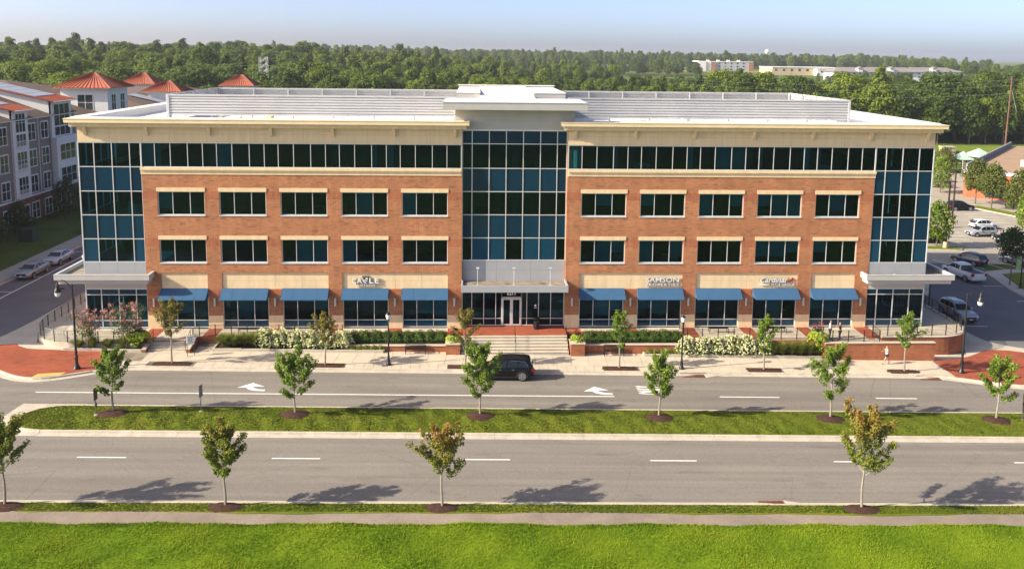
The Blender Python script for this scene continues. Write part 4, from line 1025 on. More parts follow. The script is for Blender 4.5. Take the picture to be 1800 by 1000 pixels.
# ---- plants
L_hyd = leafmat('hydrangea_leaves', [(.06,.12,.016),(.11,.18,.02),(.17,.23,.03)], .25); F_hyd = leafmat('hydrangea_heads', [(.58,.60,.30),(.74,.73,.45),(.84,.82,.62)], .3)
L_box = leafmat('hedge_leaves', [(.03,.07,.012),(.06,.115,.016),(.10,.165,.022)], .25); L_gra = leafmat('grass_clump', [(.13,.18,.022),(.20,.25,.04),(.30,.31,.08)], .4)
L_lime = leafmat('lime_vine', [(.22,.36,.015),(.34,.47,.02),(.46,.55,.04)], .35); L_dark = leafmat('canna_leaves', [(.03,.02,.018),(.05,.035,.025),(.05,.06,.02)], .15)
F_red = leafmat('canna_flowers', [(.45,.02,.015),(.60,.05,.03)], .2); F_pink = leafmat('crape_flowers', [(.50,.17,.20),(.62,.26,.28),(.70,.38,.38)], .3)
L_myr = leafmat('crape_leaves', [(.04,.075,.016),(.075,.12,.02),(.12,.15,.03)], .25)
def blob(n, rx, ry, rz, cz, shell=.35, flat=0):
    d = rng.normal(size=(n,3)); d /= np.linalg.norm(d,axis=1)[:,None]; d[:,2] = np.where(d[:,2] < -.2, -d[:,2], d[:,2])
    q = 1-shell*rng.random((n,1))**1.5; lump = 1+.14*np.sin(d[:,0:1]*6+d[:,1:2]*5+rng.random()*6)+.10*np.sin(d[:,2:3]*9)
    return d*q*lump*np.array([rx,ry,rz])+np.array([0,0,cz]), d
def shrub(name, x, y, z, rx, ry, rz, n, size, mat, label, cat, group, flowers=None):
    r = empty(name, (x,y,z), 0, label, cat, group)
    P, N = blob(n, rx, ry, rz, rz*.25); leaf_mesh('foliage', P, size, rng.random(n), mat, N*1.2+np.array([0,0,.4]), .7, r)
    st_ = MB()
    for k in range(5):
        a = k*1.3; st_.tube([(0,0,-.12),(rx*.4*math.cos(a),ry*.4*math.sin(a),rz*.7)], [.018,.008], 4)
    st_.build('stems', bark, r)
    if flowers:
        nf, fm, fs = flowers; P, N = blob(nf, rx*1.04, ry*1.06, rz*1.05, rz*.25, .08)
        # each flower head is a round tuft of petals
        Q = np.repeat(P, 9, axis=0); D = rng.normal(size=Q.shape); D /= np.linalg.norm(D,axis=1)[:,None]
        leaf_mesh('flower_heads', Q+D*fs*.45, fs*.75, np.clip(np.repeat(rng.random(nf),9)*.7+.3*rng.random(nf*9),0,1), fm, D+np.array([0,0,.2]), .9, r, spread=.4)
    return r
HG = 'cream hydrangeas in the left bed'
for k in range(6): shrub('hydrangea_shrub', -21.6+k*1.32, -3.25+random.uniform(-.12,.12), gz(-20)+.28, .86, .80, 1.05+random.uniform(-.08,.1), 900, .13, L_hyd, 'cream-flowered hydrangea in the left bed below the terrace railing', 'shrub', HG, (260,F_hyd,.145))
for k in range(6): shrub('hydrangea_shrub', 15.1+k*1.36, -3.85+random.uniform(-.06,.06), gz(18)+.28, .86, .62, 1.15+random.uniform(-.08,.1), 900, .13, L_hyd, 'cream-flowered hydrangea in the right bed below the terrace railing', 'shrub', 'cream hydrangeas in the right bed', (250,F_hyd,.145))
for k in range(9): shrub('hedge_shrub', -14.15+k*.95, -2.25+random.uniform(-.1,.1), -.45, .74, .72, .70+random.uniform(-.06,.08), 2000, .10, L_box, 'clipped dark green hedge shrub in the planter next to the shield sign', 'shrub', 'hedge left of the entrance'.replace('left of the entrance','under the shield sign'))
for k in range(9): shrub('hedge_shrub', 6.75+k*.97, -2.2+random.uniform(-.1,.1), -.46, .74, .72, .70+random.uniform(-.06,.08), 2000, .10, L_box, 'clipped dark green hedge shrub in the planter near the SAMSON PROPERTIES letters', 'shrub', 'hedge in the planter by the slender tree')
def grass_clump(x, y, z, h, rad, n, label, group):
    r = empty('ornamental_grass', (x,y,z), 0, label, 'grass', group); mb_v=[]; 
    az = rng.uniform(0,6.28,n); ln = rng.uniform(.6,1.1,n); out = rng.uniform(.15,1,n); V = np.empty((n,6,3)); 
    for i,(t_,w_) in enumerate(((0,.018),(.6,.017),(1,.003))):
        rr = rad*out*(.25*t_+.9*t_**2.2); zz = h*ln*(t_-.30*out*t_**2.5)
        c = np.c_[np.cos(az)*rr+rng.normal(0,.03,n)*(i==0), np.sin(az)*rr, zz]; s_ = np.c_[-np.sin(az),np.cos(az),0*az]*w_
        V[:,i*2] = c+s_; V[:,i*2+1] = c-s_
    me = bpy.data.meshes.new('blades'); me.from_pydata(V.reshape(-1,3).tolist(), [], [q for i in range(n) for q in ((6*i,6*i+1,6*i+3,6*i+2),(6*i+2,6*i+3,6*i+5,6*i+4))])
    at = me.attributes.new('tint','FLOAT','FACE'); at.data.foreach_set('value', np.repeat(rng.random(n),2).astype(np.float32)); me.materials.append(L_gra)
    o = bpy.data.objects.new('blades', me); COL.objects.link(o); o.parent = r
    P = np.c_[np.cos(az)*rad*out*.55, np.sin(az)*rad*out*.55, h*ln*.85][:n//4]; leaf_mesh('seed_heads', P, .07, rng.random(len(P))*.4+.6, L_gra, None, .4, r)
for k in range(5): grass_clump(-25.2+k*.85, -3.2+random.uniform(-.25,.2), gz(-24)+.26, 1.25, 1.0, 800, 'soft green ornamental grass clump between left stair and hydrangeas', 'grasses in the left bed')
for k in range(6): grass_clump(22.9+k*.82, -3.9, gz(24)+.26, 1.3, .9, 800, 'soft green ornamental grass clump between hydrangeas and tall brick wall', 'grasses in the right bed')
for k in range(5): grass_clump(-37.2+k*1.25, -4.15, gz(-35)+.24, .95+.25*(k%2), .7, 600, 'ornamental grass clump in the corner bed under the pink flowering trees', 'grasses in the corner bed')
for k in range(5): shrub('low_shrub', -14.1+k*.62, -3.85, gz(-13)+.26, .38, .24, .38, 220, .10, L_gra, 'low feathery shrub at the end of the left hydrangea bed', 'shrub', 'low shrubs in the left bed')
for k in range(5): shrub('low_shrub', 11.8+k*.6, -3.92, gz(13)+.26, .38, .24, .36, 220, .10, L_gra, 'low feathery shrub at the end of the right hydrangea bed', 'shrub', 'low shrubs in the right bed')
urnm = pm('urn_stone', (.34,.27,.19), .15, 3, .8)
def flower_urn(x, y, z, s, label, drop=.7, red=True):
    r = empty('flower_urn', (x,y,z), 0, label, 'planter', 'urns with lime vine and red flowers')
    MB().lathe([(.22*s,0),(.24*s,.05),(.28*s,.12),(.42*s,.46),(.47*s,.52),(.45*s,.55),(.38*s,.5)], 16).build('bowl', urnm, r, smooth=True)
    n = int(420*s*s); a = rng.uniform(0,6.28,n); t_ = rng.random(n)
    rr = (.30+.38*np.sin(np.minimum(1,t_*1.6)*1.57))*s*rng.uniform(.75,1.1,n); zz = .68*s-t_**1.4*drop*(0.8+.4*np.sin(a*3)) 
    P = np.c_[np.cos(a)*rr, np.sin(a)*rr, zz]; leaf_mesh('trailing_vine', P, .15, rng.random(n), L_lime, np.c_[np.cos(a),np.sin(a),.6+0*a], .8, r)
    n = int(160*s); P, N = blob(n, .36*s, .36*s, .42*s, .72*s, .8); leaf_mesh('dark_leaves', P, .17, rng.random(n), L_dark, N+np.array([0,0,.3]), .5, r)
    stm = MB(); F = []
    for k in range(7):
        q = k*2.4; e = (math.cos(q)*.3*s, math.sin(q)*.3*s, (1.10+.18*math.sin(k*3))*s); stm.tube([(0,0,.5*s),e], .012, 4); F += [(e[0]+random.gauss(0,.06), e[1]+random.gauss(0,.06), e[2]+random.gauss(0,.06)) for _ in range(9)]
    stm.build('stems', bark, r); leaf_mesh('flowers', F, .10, rng.random(len(F)), F_red, None, .8, r)
flower_urn(-5.4,-3.75,.03,.85,'urn with lime vine on the brick pier beside the narrow bronze tree')
flower_urn(5.44,-3.75,.03,.85,'urn with lime vine on the brick pier nearest the slender light green tree')
flower_urn(26.85,-3.75,-.0,1.25,'large urn spilling lime green vine beside the two people on the terrace', 1.35)
flower_urn(-32.3,-3.7,.0,1.4,'large urn of lime vine and red flowers beside the pink flowering trees', .9)
def crape(x, y, H, W, seed, label):
    r = random.Random(seed); root = empty('crape_myrtle', (x,y,gz(x)+.28), 0, label, 'tree', 'pink flowering corner trees'); tr = MB(); C=[];Fl=[]
    for k in range(6):
        az = k*1.05+r.random()*.5; sp = W*.42*r.uniform(.5,1.05); pts=[]
        for j in range(6):
            t_ = j/5; pts.append(Vector((math.cos(az)*sp*t_**1.3, math.sin(az)*sp*t_**1.3*.8, H*.86*t_*(1-.08*r.random()))))
        tr.tube(pts, [.04*(1-.75*j/5) for j in range(6)], 6)
        for j in range(2,6):
            for q in range(3):
                a2 = r.random()*6.28; e = pts[j]+Vector((math.cos(a2)*.42,math.sin(a2)*.42,r.uniform(.05,.35))); tr.tube([pts[j],e],[.012,.005],4)
                for _ in range(26):
                    d = Vector((r.gauss(0,.16),r.gauss(0,.16),r.gauss(0,.15))); C.append((e+d)[:])
                if j >= 3 and r.random() < .75:
                    f = e+Vector((math.cos(a2)*.12,math.sin(a2)*.12,.15)); Fl += [(f.x+r.gauss(0,.085),f.y+r.gauss(0,.085),f.z+r.gauss(0,.10)) for _ in range(22)]
    tr.build('trunk', pm_crape, root, smooth=True); leaf_mesh('crown', C, .13, rng.random(len(C)), L_myr, None, .6, root); leaf_mesh('blossom', Fl, .10, rng.random(len(Fl)), F_pink, None, .9, root)
pm_crape = pm('crape_bark', (.36,.26,.17), .2, 6, .8)
crape(-36.4,-4.12,3.2,2.7,5,'smaller crape myrtle with pink blossom at the railing bend'); crape(-33.2,-4.15,4.1,3.3,6,'taller crape myrtle with pink blossom next to the large lime vine urn')

# ---- benches, bin, lamps, signs
def slat_bench(x, y, z, w, rz, label, back=True, group=None):
    r = empty('bench', (x,y,z), rz, label, 'bench', group)
    for k in range(6): ubox('seat_slat', -w/2, w/2, -.28+k*.085, -.28+k*.085+.055, .43, .455, blackm, r)
    if back:
        n = int(w/.085)
        for k in range(n): ubox('back_slat', -w/2+.03+k*.085, -w/2+.03+k*.085+.045, .235, .26, .45, .86, blackm, r)
        ubox('top_rail', -w/2, w/2, .225, .27, .86, .90, blackm, r)
    for X in (-w/2, w/2-.05):
        ubox('leg', X, X+.05, -.27, -.22, 0, .62 if back else .43, blackm, r); ubox('leg', X, X+.05, .22, .27, 0, .62 if back else .43, blackm, r)
        if back: ubox('arm_rest', X, X+.05, -.28, .27, .62, .66, blackm, r)
slat_bench(-8.62,-4.15,gz(-8.6)+.15,1.75,math.pi*0,'black steel slat bench on the sidewalk at the planter wall next to the shield sign') 
slat_bench(8.65,-4.1,gz(8.6)+.15,1.75,0,'black steel slat bench on the sidewalk behind the slender light green tree')
for x,lb in ((-23.6,'dark backless bench on the terrace between left stair and hydrangeas'),(-20.0,'dark backless bench on the terrace behind the left hydrangeas')): slat_bench(x,-1.35,0,1.7,0,lb,False)
for x,lb in ((18.6,'dark backless bench on the terrace behind the right hydrangeas'),(23.9,'dark backless bench on the terrace behind the grasses by the tall wall')): slat_bench(x,-1.5,0,1.75,0,lb,False)
def bin_():
    r = empty('litter_bin', (2.1,-.35,.0), 0, 'black litter bin beside the entrance doors', 'litter bin')
    MB().lathe([(.22,0),(.27,.02),(.30,.8),(.32,.82),(.32,.86),(.29,.88)], 18).build('body', blackm, r, smooth=True)
    MB().lathe([(.31,.98),(.33,1.0),(.30,1.08),(.05,1.14)], 18).build('lid', blackm, r, smooth=True)
    for a in range(4): MB().tube([(.28*math.cos(a*1.57),.28*math.sin(a*1.57),.86),(.28*math.cos(a*1.57),.28*math.sin(a*1.57),1.0)],.015,5).build('lid_post', blackm, r)
bin_()
lampglass = glassmat('lamp_glass', (.9,.92,.92), 1.4, .08); lampw = pm('lamp_frost', (.75,.76,.74), .03, 3, .4)
def goose_lamp(x, y, H, sgn, label):
    r = empty('street_lamp', (x,y,gz(x)+.15), 0, label, 'street lamp', 'tall gooseneck lamps at the corners')
    MB().lathe([(.02,0),(.27,0),(.28,.06),(.24,.12),(.20,.22),(.15,.32),(.12,.55),(.12,.95),(.135,.98),(.135,1.04),(.10,1.08)], 16).build('base', blackm, r, smooth=True)
    MB().tube([(0,0,1.0),(0,0,H)], [.10,.062], 12).build('pole', blackm, r, smooth=True)
    MB().lathe([(.03,0),(.09,.02),(.09,.08),(.05,.1),(.03,.22)], 10, (0,0,H)).build('finial', blackm, r, smooth=True)
    arm = [(0,0,H-.25)] + [(sgn*(1.15*t_), 0, H-.25+.75*math.sin(t_*2.4)) for t_ in np.linspace(.1,1,9)]
    MB().tube(arm, .035, 7).build('arm', blackm, r, smooth=True); ax, az_ = arm[-1][0], arm[-1][2]
    MB().lathe([(.04,.30),(.05,.12),(.10,.02),(.13,-.16),(.14,-.30),(.24,-.42),(.27,-.62),(.23,-.64)], 14, (ax,0,az_-.1)).build('shade', blackm, r, smooth=True)
    MB().lathe([(.22,-.62),(.215,-.80),(.16,-.94),(.02,-1.0)], 14, (ax,0,az_-.1)).build('globe', lampw, r, smooth=True)
goose_lamp(-35.29,-8.55,6.75,-1,'tall black gooseneck street lamp on the corner paving by the pink flowering trees'); goose_lamp(37.94,-7.35,6.7,1,'tall black gooseneck street lamp on the corner paving by the curved brick wall')
def post_lamp(x, y, H, label, z=None):
    r = empty('street_lamp', (x,y,gz(x)+.15 if z is None else z), 0, label, 'street lamp', 'lantern post lamps')
    MB().lathe([(.02,0),(.23,0),(.24,.05),(.19,.14),(.13,.3),(.10,.7),(.12,.74),(.085,.8)], 14).build('base', blackm, r, smooth=True)
    MB().tube([(0,0,.7),(0,0,H-.75)], [.075,.055], 10).build('pole', blackm, r, smooth=True)
    MB().lathe([(.06,-.78),(.13,-.74),(.10,-.66),(.14,-.62)], 12, (0,0,H)).build('collar', blackm, r, smooth=True)
    MB().lathe([(.13,-.62),(.19,-.45),(.20,-.30),(.17,-.22)], 12, (0,0,H)).build('globe', lampw, r, smooth=True)
    MB().lathe([(.21,-.24),(.20,-.2),(.12,-.10),(.05,-.06),(.03,0)], 12, (0,0,H)).build('cap', blackm, r, smooth=True)
    return r
post_lamp(-10.65,-6.95,4.55,'black lantern lamp post in front of the shield sign windows'); post_lamp(13.9,-7.15,4.7,'black lantern lamp post in front of the right hydrangea bed')
post_lamp(-42.7,9.8,5.0,'black lantern lamp post on the left side street outside the railing')
rl = post_lamp(43.4,8.2,5.1,'black lantern lamp post with a banner beside the parked silver SUV')
ban = pm('banner_cloth', (.46,.50,.42), .5, 1.6, .8)
MB().box(-.72,-.12,-.012,.012,2.3,3.9).build('banner', ban, rl); MB().tube([(0,0,3.9),(-.75,0,3.9)],.015,5).build('banner_arm', blackm, rl)
rl2 = post_lamp(61.2,20.4,4.9,'black lantern lamp post with a green banner on the grass by the white pickup')
ban2 = pm('banner_green', (.30,.42,.20), .3, 2, .8); MB().box(-.72,-.12,-.012,.012,2.2,3.9).build('banner', ban2, rl2)
# median signs: back of a narrow board, and a grey square post
signb = pm('sign_back', (.10,.075,.06), .2, 3, .6); signg = pm('sign_grey', (.16,.17,.19), .1, 3, .5, metal=.3)
def median_sign(x, y, H, w, rz, m, label, n2=True):
    r = empty('road_sign', (x,y,gz(x)+.28), rz, label, 'sign')
    MB().box(-.03,.03,-.03,.03,-.1,H*.98).build('post', m, r)
    MB().box(-w/2,w/2,-.045,-.03,H*.55,H).build('board', m, r)
    if n2: MB().prism([(-.10,-.05),(.10,-.05),(.10,-.032),(-.10,-.032)], H*.28, H*.45).build('small_plate', m, r)
    MB().box(-.11,.11,-.11,.11,-.14,.02).build('footing', kerbc, r)
median_sign(-29.9,-17.5,1.95,.45,R(82),signb,'slim dark road sign seen edge-on near the median nose')
median_sign(-22.9,-16.8,1.95,.5,R(80),signg,'grey road sign seen edge-on on the median'.replace(' on the median',' between two median maples'),False)
median_sign(36.9,-17.1,1.95,.5,R(78),signb,'dark road sign with small plate beside the median maple opposite the corner paving')
# freestanding notice board on the left stair, behind the olive tree
nb = empty('notice_board', (-27.35,-5.35,gz(-27)+.15), R(35), 'small white notice board on two dark posts by the left stair', 'sign')
for X in (-.28,.28): MB().tube([(X,0,0),(X,0,1.15)],.025,6).build('post', blackm, nb)
MB().box(-.3,.3,-.02,.02,.95,1.75).build('panel', white_em, nb)
for k in range(5): ubox('text_line', -.22, .22-.08*(k%2), -.026, -.022, 1.62-.12*k, 1.66-.12*k, intd, nb)
# ================================================================== VEHICLES
tyre_m = pm('tyre_rubber', (.018,.018,.018), .2, 8, .85); rim_m = pm('alloy_rim', (.50,.50,.51), .08, 6, .3, metal=.8); carglass = pm('car_glass', (.010,.015,.017), .1, 1, .06, spec=.4)
lamp_red = pm('tail_lamp', (.42,.012,.012), .1, 5, .25); lamp_clr = pm('head_lamp', (.62,.64,.66), .08, 6, .15, metal=.2); plate_m = pm('number_plate', (.70,.70,.66), .05, 8, .5); trim_blk = pm('black_trim', (.02,.02,.021), .1, 5, .55); chrome = pm('chrome', (.62,.63,.64), .05, 4, .15, metal=.9)
def carpaint(name, col, flake=.0):
    m, nt, b = newmat(name); c = _ramp(nt, _noise(nt, _pos(nt), 1.2, 3), [(.3, sc(col,.93)),(.7, sc(col,1.06))]); nt.links.new(c, b.inputs['Base Color'])
    b.inputs['Roughness'].default_value = .32; b.inputs['Metallic'].default_value = flake; b.inputs['Coat Weight'].default_value = .8; b.inputs['Coat Roughness'].default_value = .04; return m
SPEC = {
 'suv':  dict(L=4.80,W=1.92,wr=.385,wb=(-1.48,1.44), body=[(-2.40,.50,.92,.78),(-2.33,.38,1.04,.90),(-1.9,.30,1.09,.95),(0,.28,1.07,.96),(1.0,.28,1.06,.95),(1.25,.28,1.06,.93),(2.0,.30,.99,.91),(2.3,.36,.90,.84),(2.40,.46,.78,.72)],
    cab=[(-2.33,1.02,1.06,.87,.83),(-2.12,1.04,1.52,.88,.74),(-1.85,1.05,1.68,.885,.71),(-.7,1.05,1.75,.89,.72),(.15,1.05,1.71,.89,.70),(.40,1.05,1.60,.885,.70),(1.10,1.03,1.07,.86,.82)],
    side=[[(-1.98,1.14),(-1.78,1.52),(-1.22,1.60),(-1.16,1.14)],[(-1.08,1.14),(-1.10,1.60),(-.36,1.64),(-.26,1.13)],[(-.17,1.13),(-.26,1.64),(.14,1.60),(.34,1.50),(.80,1.14)]]),
 'cross':dict(L=4.45,W=1.82,wr=.35,wb=(-1.35,1.30), body=[(-2.22,.50,.88,.74),(-2.14,.36,1.00,.86),(-1.75,.28,1.05,.90),(0,.26,1.0,.91),(.9,.26,.98,.90),(1.2,.26,.98,.88),(1.85,.28,.88,.85),(2.12,.34,.80,.78),(2.22,.44,.68,.64)],
    cab=[(-2.18,.98,1.02,.82,.78),(-1.95,1.0,1.36,.83,.70),(-1.55,1.0,1.56,.84,.66),(-.5,1.0,1.66,.85,.67),(.1,1.0,1.63,.85,.66),(.38,1.0,1.52,.84,.66),(1.12,.96,1.0,.82,.78)],
    side=[[(-1.85,1.10),(-1.5,1.44),(-1.15,1.52),(-1.05,1.08)],[(-.97,1.08),(-1.06,1.53),(-.36,1.56),(-.24,1.07)],[(-.15,1.07),(-.26,1.56),(.10,1.52),(.30,1.43),(.85,1.07)]]),
 'sedan':dict(L=4.80,W=1.84,wr=.335,wb=(-1.42,1.42), body=[(-2.40,.50,.82,.74),(-2.32,.34,.98,.86),(-1.9,.26,1.02,.91),(-1.2,.24,1.0,.92),(0,.23,.96,.92),(1.0,.23,.95,.91),(1.2,.24,.94,.89),(1.95,.27,.84,.86),(2.28,.33,.74,.78),(2.40,.42,.62,.64)],
    cab=[(-1.95,.96,1.0,.80,.74),(-1.55,.96,1.20,.83,.68),(-1.0,.96,1.40,.84,.62),(-.35,.95,1.46,.84,.63),(.15,.95,1.43,.84,.62),(.40,.95,1.34,.83,.62),(1.22,.92,.96,.82,.76)],
    side=[[(-1.50,1.05),(-1.02,1.30),(-.62,1.36),(-.52,1.03)],[(-.44,1.03),(-.53,1.37),(.08,1.36),(.32,1.27),(.88,1.02)]]),
 'pickup':dict(L=5.85,W=2.02,wr=.41,wb=(-1.75,1.95), body=[(-2.92,.62,1.18,.92),(-2.86,.52,1.28,.98),(-2.0,.42,1.29,1.0),(0,.40,1.24,1.0),(1.3,.40,1.22,1.0),(1.6,.40,1.22,.98),(2.5,.42,1.14,.97),(2.82,.46,1.04,.92),(2.92,.55,.92,.82)],
    cab=[(-.62,1.20,1.26,.92,.90),(-.52,1.22,1.80,.92,.78),(-.35,1.22,1.88,.92,.76),(.4,1.22,1.93,.93,.76),(1.0,1.22,1.90,.93,.75),(1.22,1.21,1.80,.92,.75),(1.95,1.18,1.23,.90,.86)],
    side=[[(-.42,1.32),(-.40,1.76),(.28,1.80),(.34,1.32)],[(.42,1.32),(.36,1.80),(.98,1.78),(1.18,1.68),(1.66,1.30)]])}
def car(kind, x, y, rz, paint, label, name='parked_car', z=None, detail=True, group='parked cars'):
    s = SPEC[kind]; r = empty(name, (x,y,gz(x)+.002 if z is None else z), rz, label, 'car', group); r.rotation_euler = (0, 0, rz)
    def loft(rings):
        mb = MB(); n = len(rings[0]); mb.v = [p for q in rings for p in q]
        for i in range(len(rings)-1):
            for j in range(n): mb.f.append((i*n+j, i*n+(j+1)%n, (i+1)*n+(j+1)%n, (i+1)*n+j))
        mb.f += [tuple(range(n-1,-1,-1)), tuple(range((len(rings)-1)*n, len(rings)*n))]; mb.m = [0]*len(mb.f); return mb
    rings = []
    for X,zb,zt,hw in s['body']:
        h = [(hw*.90,zb),(hw*.97,zb+.10),(hw,zb+(zt-zb)*.52),(hw*.985,zt-.10),(hw*.93,zt-.02),(hw*.80,zt)]
        rings.append([(X,-a,b) for a,b in h[::-1]][::-1][::-1] + [])
        rings[-1] = [(X,a,b) for a,b in h] + [(X,-a,b) for a,b in h[::-1]]
    body = loft(rings).build('body', paint, r, smooth=True)
    rings = []
    for X,z0,z1,w0,w1 in s['cab']:
        h = [(w0,z0),(w0*.55+w1*.45,z0+(z1-z0)*.5),(w1*1.0,z1-.05*(z1-z0)/.6),(w1*.88,z1),(w1*.4,z1+.02)]
        rings.append([(X,a,b) for a,b in h] + [(X,-a,b) for a,b in h[::-1]])
    loft(rings).build('cabin', paint, r, smooth=True)
    cab = s['cab']
    def wy(X, Z):
        for a,b in zip(cab, cab[1:]):
            if a[0] <= X <= b[0]:
                t = (X-a[0])/(b[0]-a[0]); z0,z1,w0,w1 = [a[k]+(b[k]-a[k])*t for k in (1,2,3,4)]; f = min(1,max(0,(Z-z0)/max(.05,z1-z0))); return w0+(w1-w0)*f*1.0
        return cab[0][3]
    for sg in (-1,1):
        for poly in s['side']:
            p1 = [(X, sg*(wy(X,Z)+.022), Z) for X,Z in poly]; p0 = [(X, sg*(wy(X,Z)-.02), Z) for X,Z in poly]; n = len(poly)
            fs = [tuple(range(n)), tuple(range(2*n-1,n-1,-1))] + [(i,n+i,n+(i+1)%n,(i+1)%n) for i in range(n)]
            MB().add(p1+p0, fs).build('side_window', carglass, r)
    def screen(a, b, ta, tb, name, out):
        (X0,_,Z0,_,W0), (X1,_,Z1,_,W1) = (cab[a][0],0,cab[a][2],0,cab[a][4]), (cab[b][0],0,cab[b][2],0,cab[b][4])
        P = lambda t,w_: (X0+(X1-X0)*t+out*.02, w_*(W0+(W1-W0)*t)*.93, Z0+(Z1-Z0)*t+.028)
        q = [P(ta,-1),P(ta,1),P(tb,1),P(tb,-1)]; q2 = [(X-out*.03,Y,Z-.03) for X,Y,Z in q]
        MB().add(q+q2, [(0,1,2,3),(7,6,5,4),(0,4,5,1),(1,5,6,2),(2,6,7,3),(3,7,4,0)]).build(name, carglass, r)
    screen(-2,-1,.06,.92,'windscreen',1); screen(1,0,.08,.95,'rear_window',-1) if kind!='sedan' else screen(2,1,.15,1.0,'rear_window',-1)
    if kind in ('suv','cross'): screen(2,1,.35,1.0,'rear_window_top',-1)
    W2 = s['W']/2
    tb = MB().tube([(0,-.11,0),(0,-.10,0),(0,.10,0),(0,.11,0)], [s['wr']-.03,s['wr'],s['wr'],s['wr']-.03], 22)
    for X in s['wb']:
        for sg in (-1,1):
            t = MB(); t.v = list(tb.v); t.f = list(tb.f); t.m = list(tb.m); w = t.build('wheel', tyre_m, r, smooth=True, loc=(X,sg*(W2-.11),s['wr']))
            rm = MB()
            for k in range(10):
                a = k*math.pi/5; rm.obox((math.cos(a)*s['wr']*.38, sg*.116, math.sin(a)*s['wr']*.38), (s['wr']*.66,.02,.065), 0, 0, 0, -a)
            rm.tube([(0,sg*.10,0),(0,sg*.125,0)], .07, 10); rr = s['wr']*.76
            rm.v += [(math.cos(a)*q, sg*.113, math.sin(a)*q) for q in (rr,rr*.88) for a in np.linspace(0,6.283,21)[:-1]]; o_ = len(rm.v)-40
            rm.f += [(o_+i,o_+(i+1)%20,o_+20+(i+1)%20,o_+20+i) for i in range(20)]; rm.m += [0]*20
            rm.build('rim', rim_m, w)
            ar = [(X+math.cos(a)*(s['wr']+.05), sg*(W2-.045), s['wr']+math.sin(a)*(s['wr']+.05)) for a in np.linspace(-.25,3.39,13)]
            MB().tube(ar, .045, 5).build('wheel_arch', trim_blk, r, smooth=True)
            MB().tube([(X,sg*(W2-.30),s['wr']+.01),(X,sg*(W2-.055),s['wr']+.01)], s['wr']+.045, 18).build('wheel_well', trim_blk, r)
    b0, b1 = s['body'][0], s['body'][-1]; zt0, zt1 = s['body'][1][2], s['body'][-2][2]
    for sg in (-1,1):
        MB().obox((s['body'][-2][0]-.02, sg*s['body'][-2][3]*.80, zt1-.12), (.28,.34,.15), sg*-.38).build('headlight', lamp_clr, r)
        MB().obox((s['body'][1][0]-.0, sg*s['body'][1][3]*.86, zt0-.14), (.24,.30,.2 if kind!='pickup' else .34), sg*.2).build('tail_light', lamp_red, r)
        mx = cab[-1][0]-.42; MB().obox((mx, sg*(W2+.07), cab[-1][1]+.12), (.16,.22,.15)).build('wing_mirror', paint if kind!='pickup' else trim_blk, r, smooth=False)
        for X in (-.72,.28) if kind!='pickup' else (.0,.95): MB().obox((X, sg*(W2-.01), cab[2][1]-.10), (.20,.035,.03)).build('door_handle', chrome, r)
        MB().obox((0, sg*(W2-.04), .33), (s['wb'][1]-s['wb'][0]-2*s['wr']-.15,.06,.10)).build('sill', trim_blk, r)
        if kind == 'suv': MB().tube([(-1.7,sg*.66,1.73),(-1.5,sg*.66,1.80),(-.1,sg*.67,1.80),(.1,sg*.66,1.74)], .02, 5).build('roof_rail', chrome if not detail else trim_blk, r)
    MB().obox((b1[0]-.02,0,.62), (.10,b1[3]*1.5,.24)).build('grille', trim_blk, r); MB().obox((b1[0]-.0,0,.40),(.12,b1[3]*1.9,.12)).build('bumper', trim_blk if kind!='sedan' else paint, r)
    MB().obox((b1[0]+.045,0,.50),(.015,.36,.12)).build('number_plate', plate_m, r); MB().obox((b0[0]-.012,0,.78 if kind!='pickup' else .72),(.02,.34,.15)).build('number_plate', plate_m, r); MB().obox((b0[0]+.02,0,.46),(.12,b0[3]*1.9,.16)).build('bumper', trim_blk if kind!='pickup' else chrome, r)
    if kind == 'pickup':
        MB().box(-2.78,-.66,-.86,.86,1.285,1.315).build('bed_cover', trim_blk, r)
        for sg in (-1,1): MB().box(-2.82,-.62,sg*.92-.06,sg*.92+.06,1.27,1.34).build('bed_rail', paint, r)
        MB().box(-2.945,-2.915,-.78,.78,.82,1.24).build('tailgate', paint, r)
    return r
p_black = carpaint('paint_black', (.005,.005,.006)); p_black.node_tree.nodes['Principled BSDF'].inputs['Coat Weight'].default_value = .12; p_black.node_tree.nodes['Principled BSDF'].inputs['Specular IOR Level'].default_value = .25; p_silver = carpaint('paint_silver', (.36,.37,.38), .5); p_beige = carpaint('paint_champagne', (.33,.32,.30), .5); p_white = carpaint('paint_white', (.72,.72,.71)); p_navy = carpaint('paint_navy', (.025,.032,.055), .2); p_grey = carpaint('paint_grey', (.16,.19,.21), .4); p_light = carpaint('paint_pale_silver', (.48,.50,.52), .4)
PI = math.pi
mc = car('suv', -1.15, -9.02, PI, p_black, 'black SUV parked at the kerb in front of the entrance steps', 'parked_car', group=None)
for sg in (-1,1): MB().tube([(-1.95,sg*.885,1.16),(-1.72,sg*.80,1.56),(-.5,sg*.755,1.66)], .012, 4).build('window_trim', chrome, mc)
car('sedan', -53.2, 20.0, -PI/2, p_beige, 'champagne sedan parked on the shaded side street, first in the row of two')
car('sedan', -53.2, 26.0, -PI/2, p_light, 'pale silver sedan parked behind the champagne sedan on the side street')
car('suv', 46.95, 8.9, -PI/2, p_silver, 'silver SUV with roof rails parked below the curved corner wall')
car('pickup', 57.0, 25.2, PI/2+.10, p_white, 'white pickup truck with dark bed cover on the right street')
car('cross', 62.3, 33.0, PI/2+.42, p_navy, 'dark navy crossover parked beyond the white pickup')
car('cross', 75.2, 51.6, PI+.12, p_light, 'silver crossover in the sunlit car park beside the white SUV')
car('cross', 79.2, 57.4, .12, p_white, 'white SUV parked behind the silver crossover')
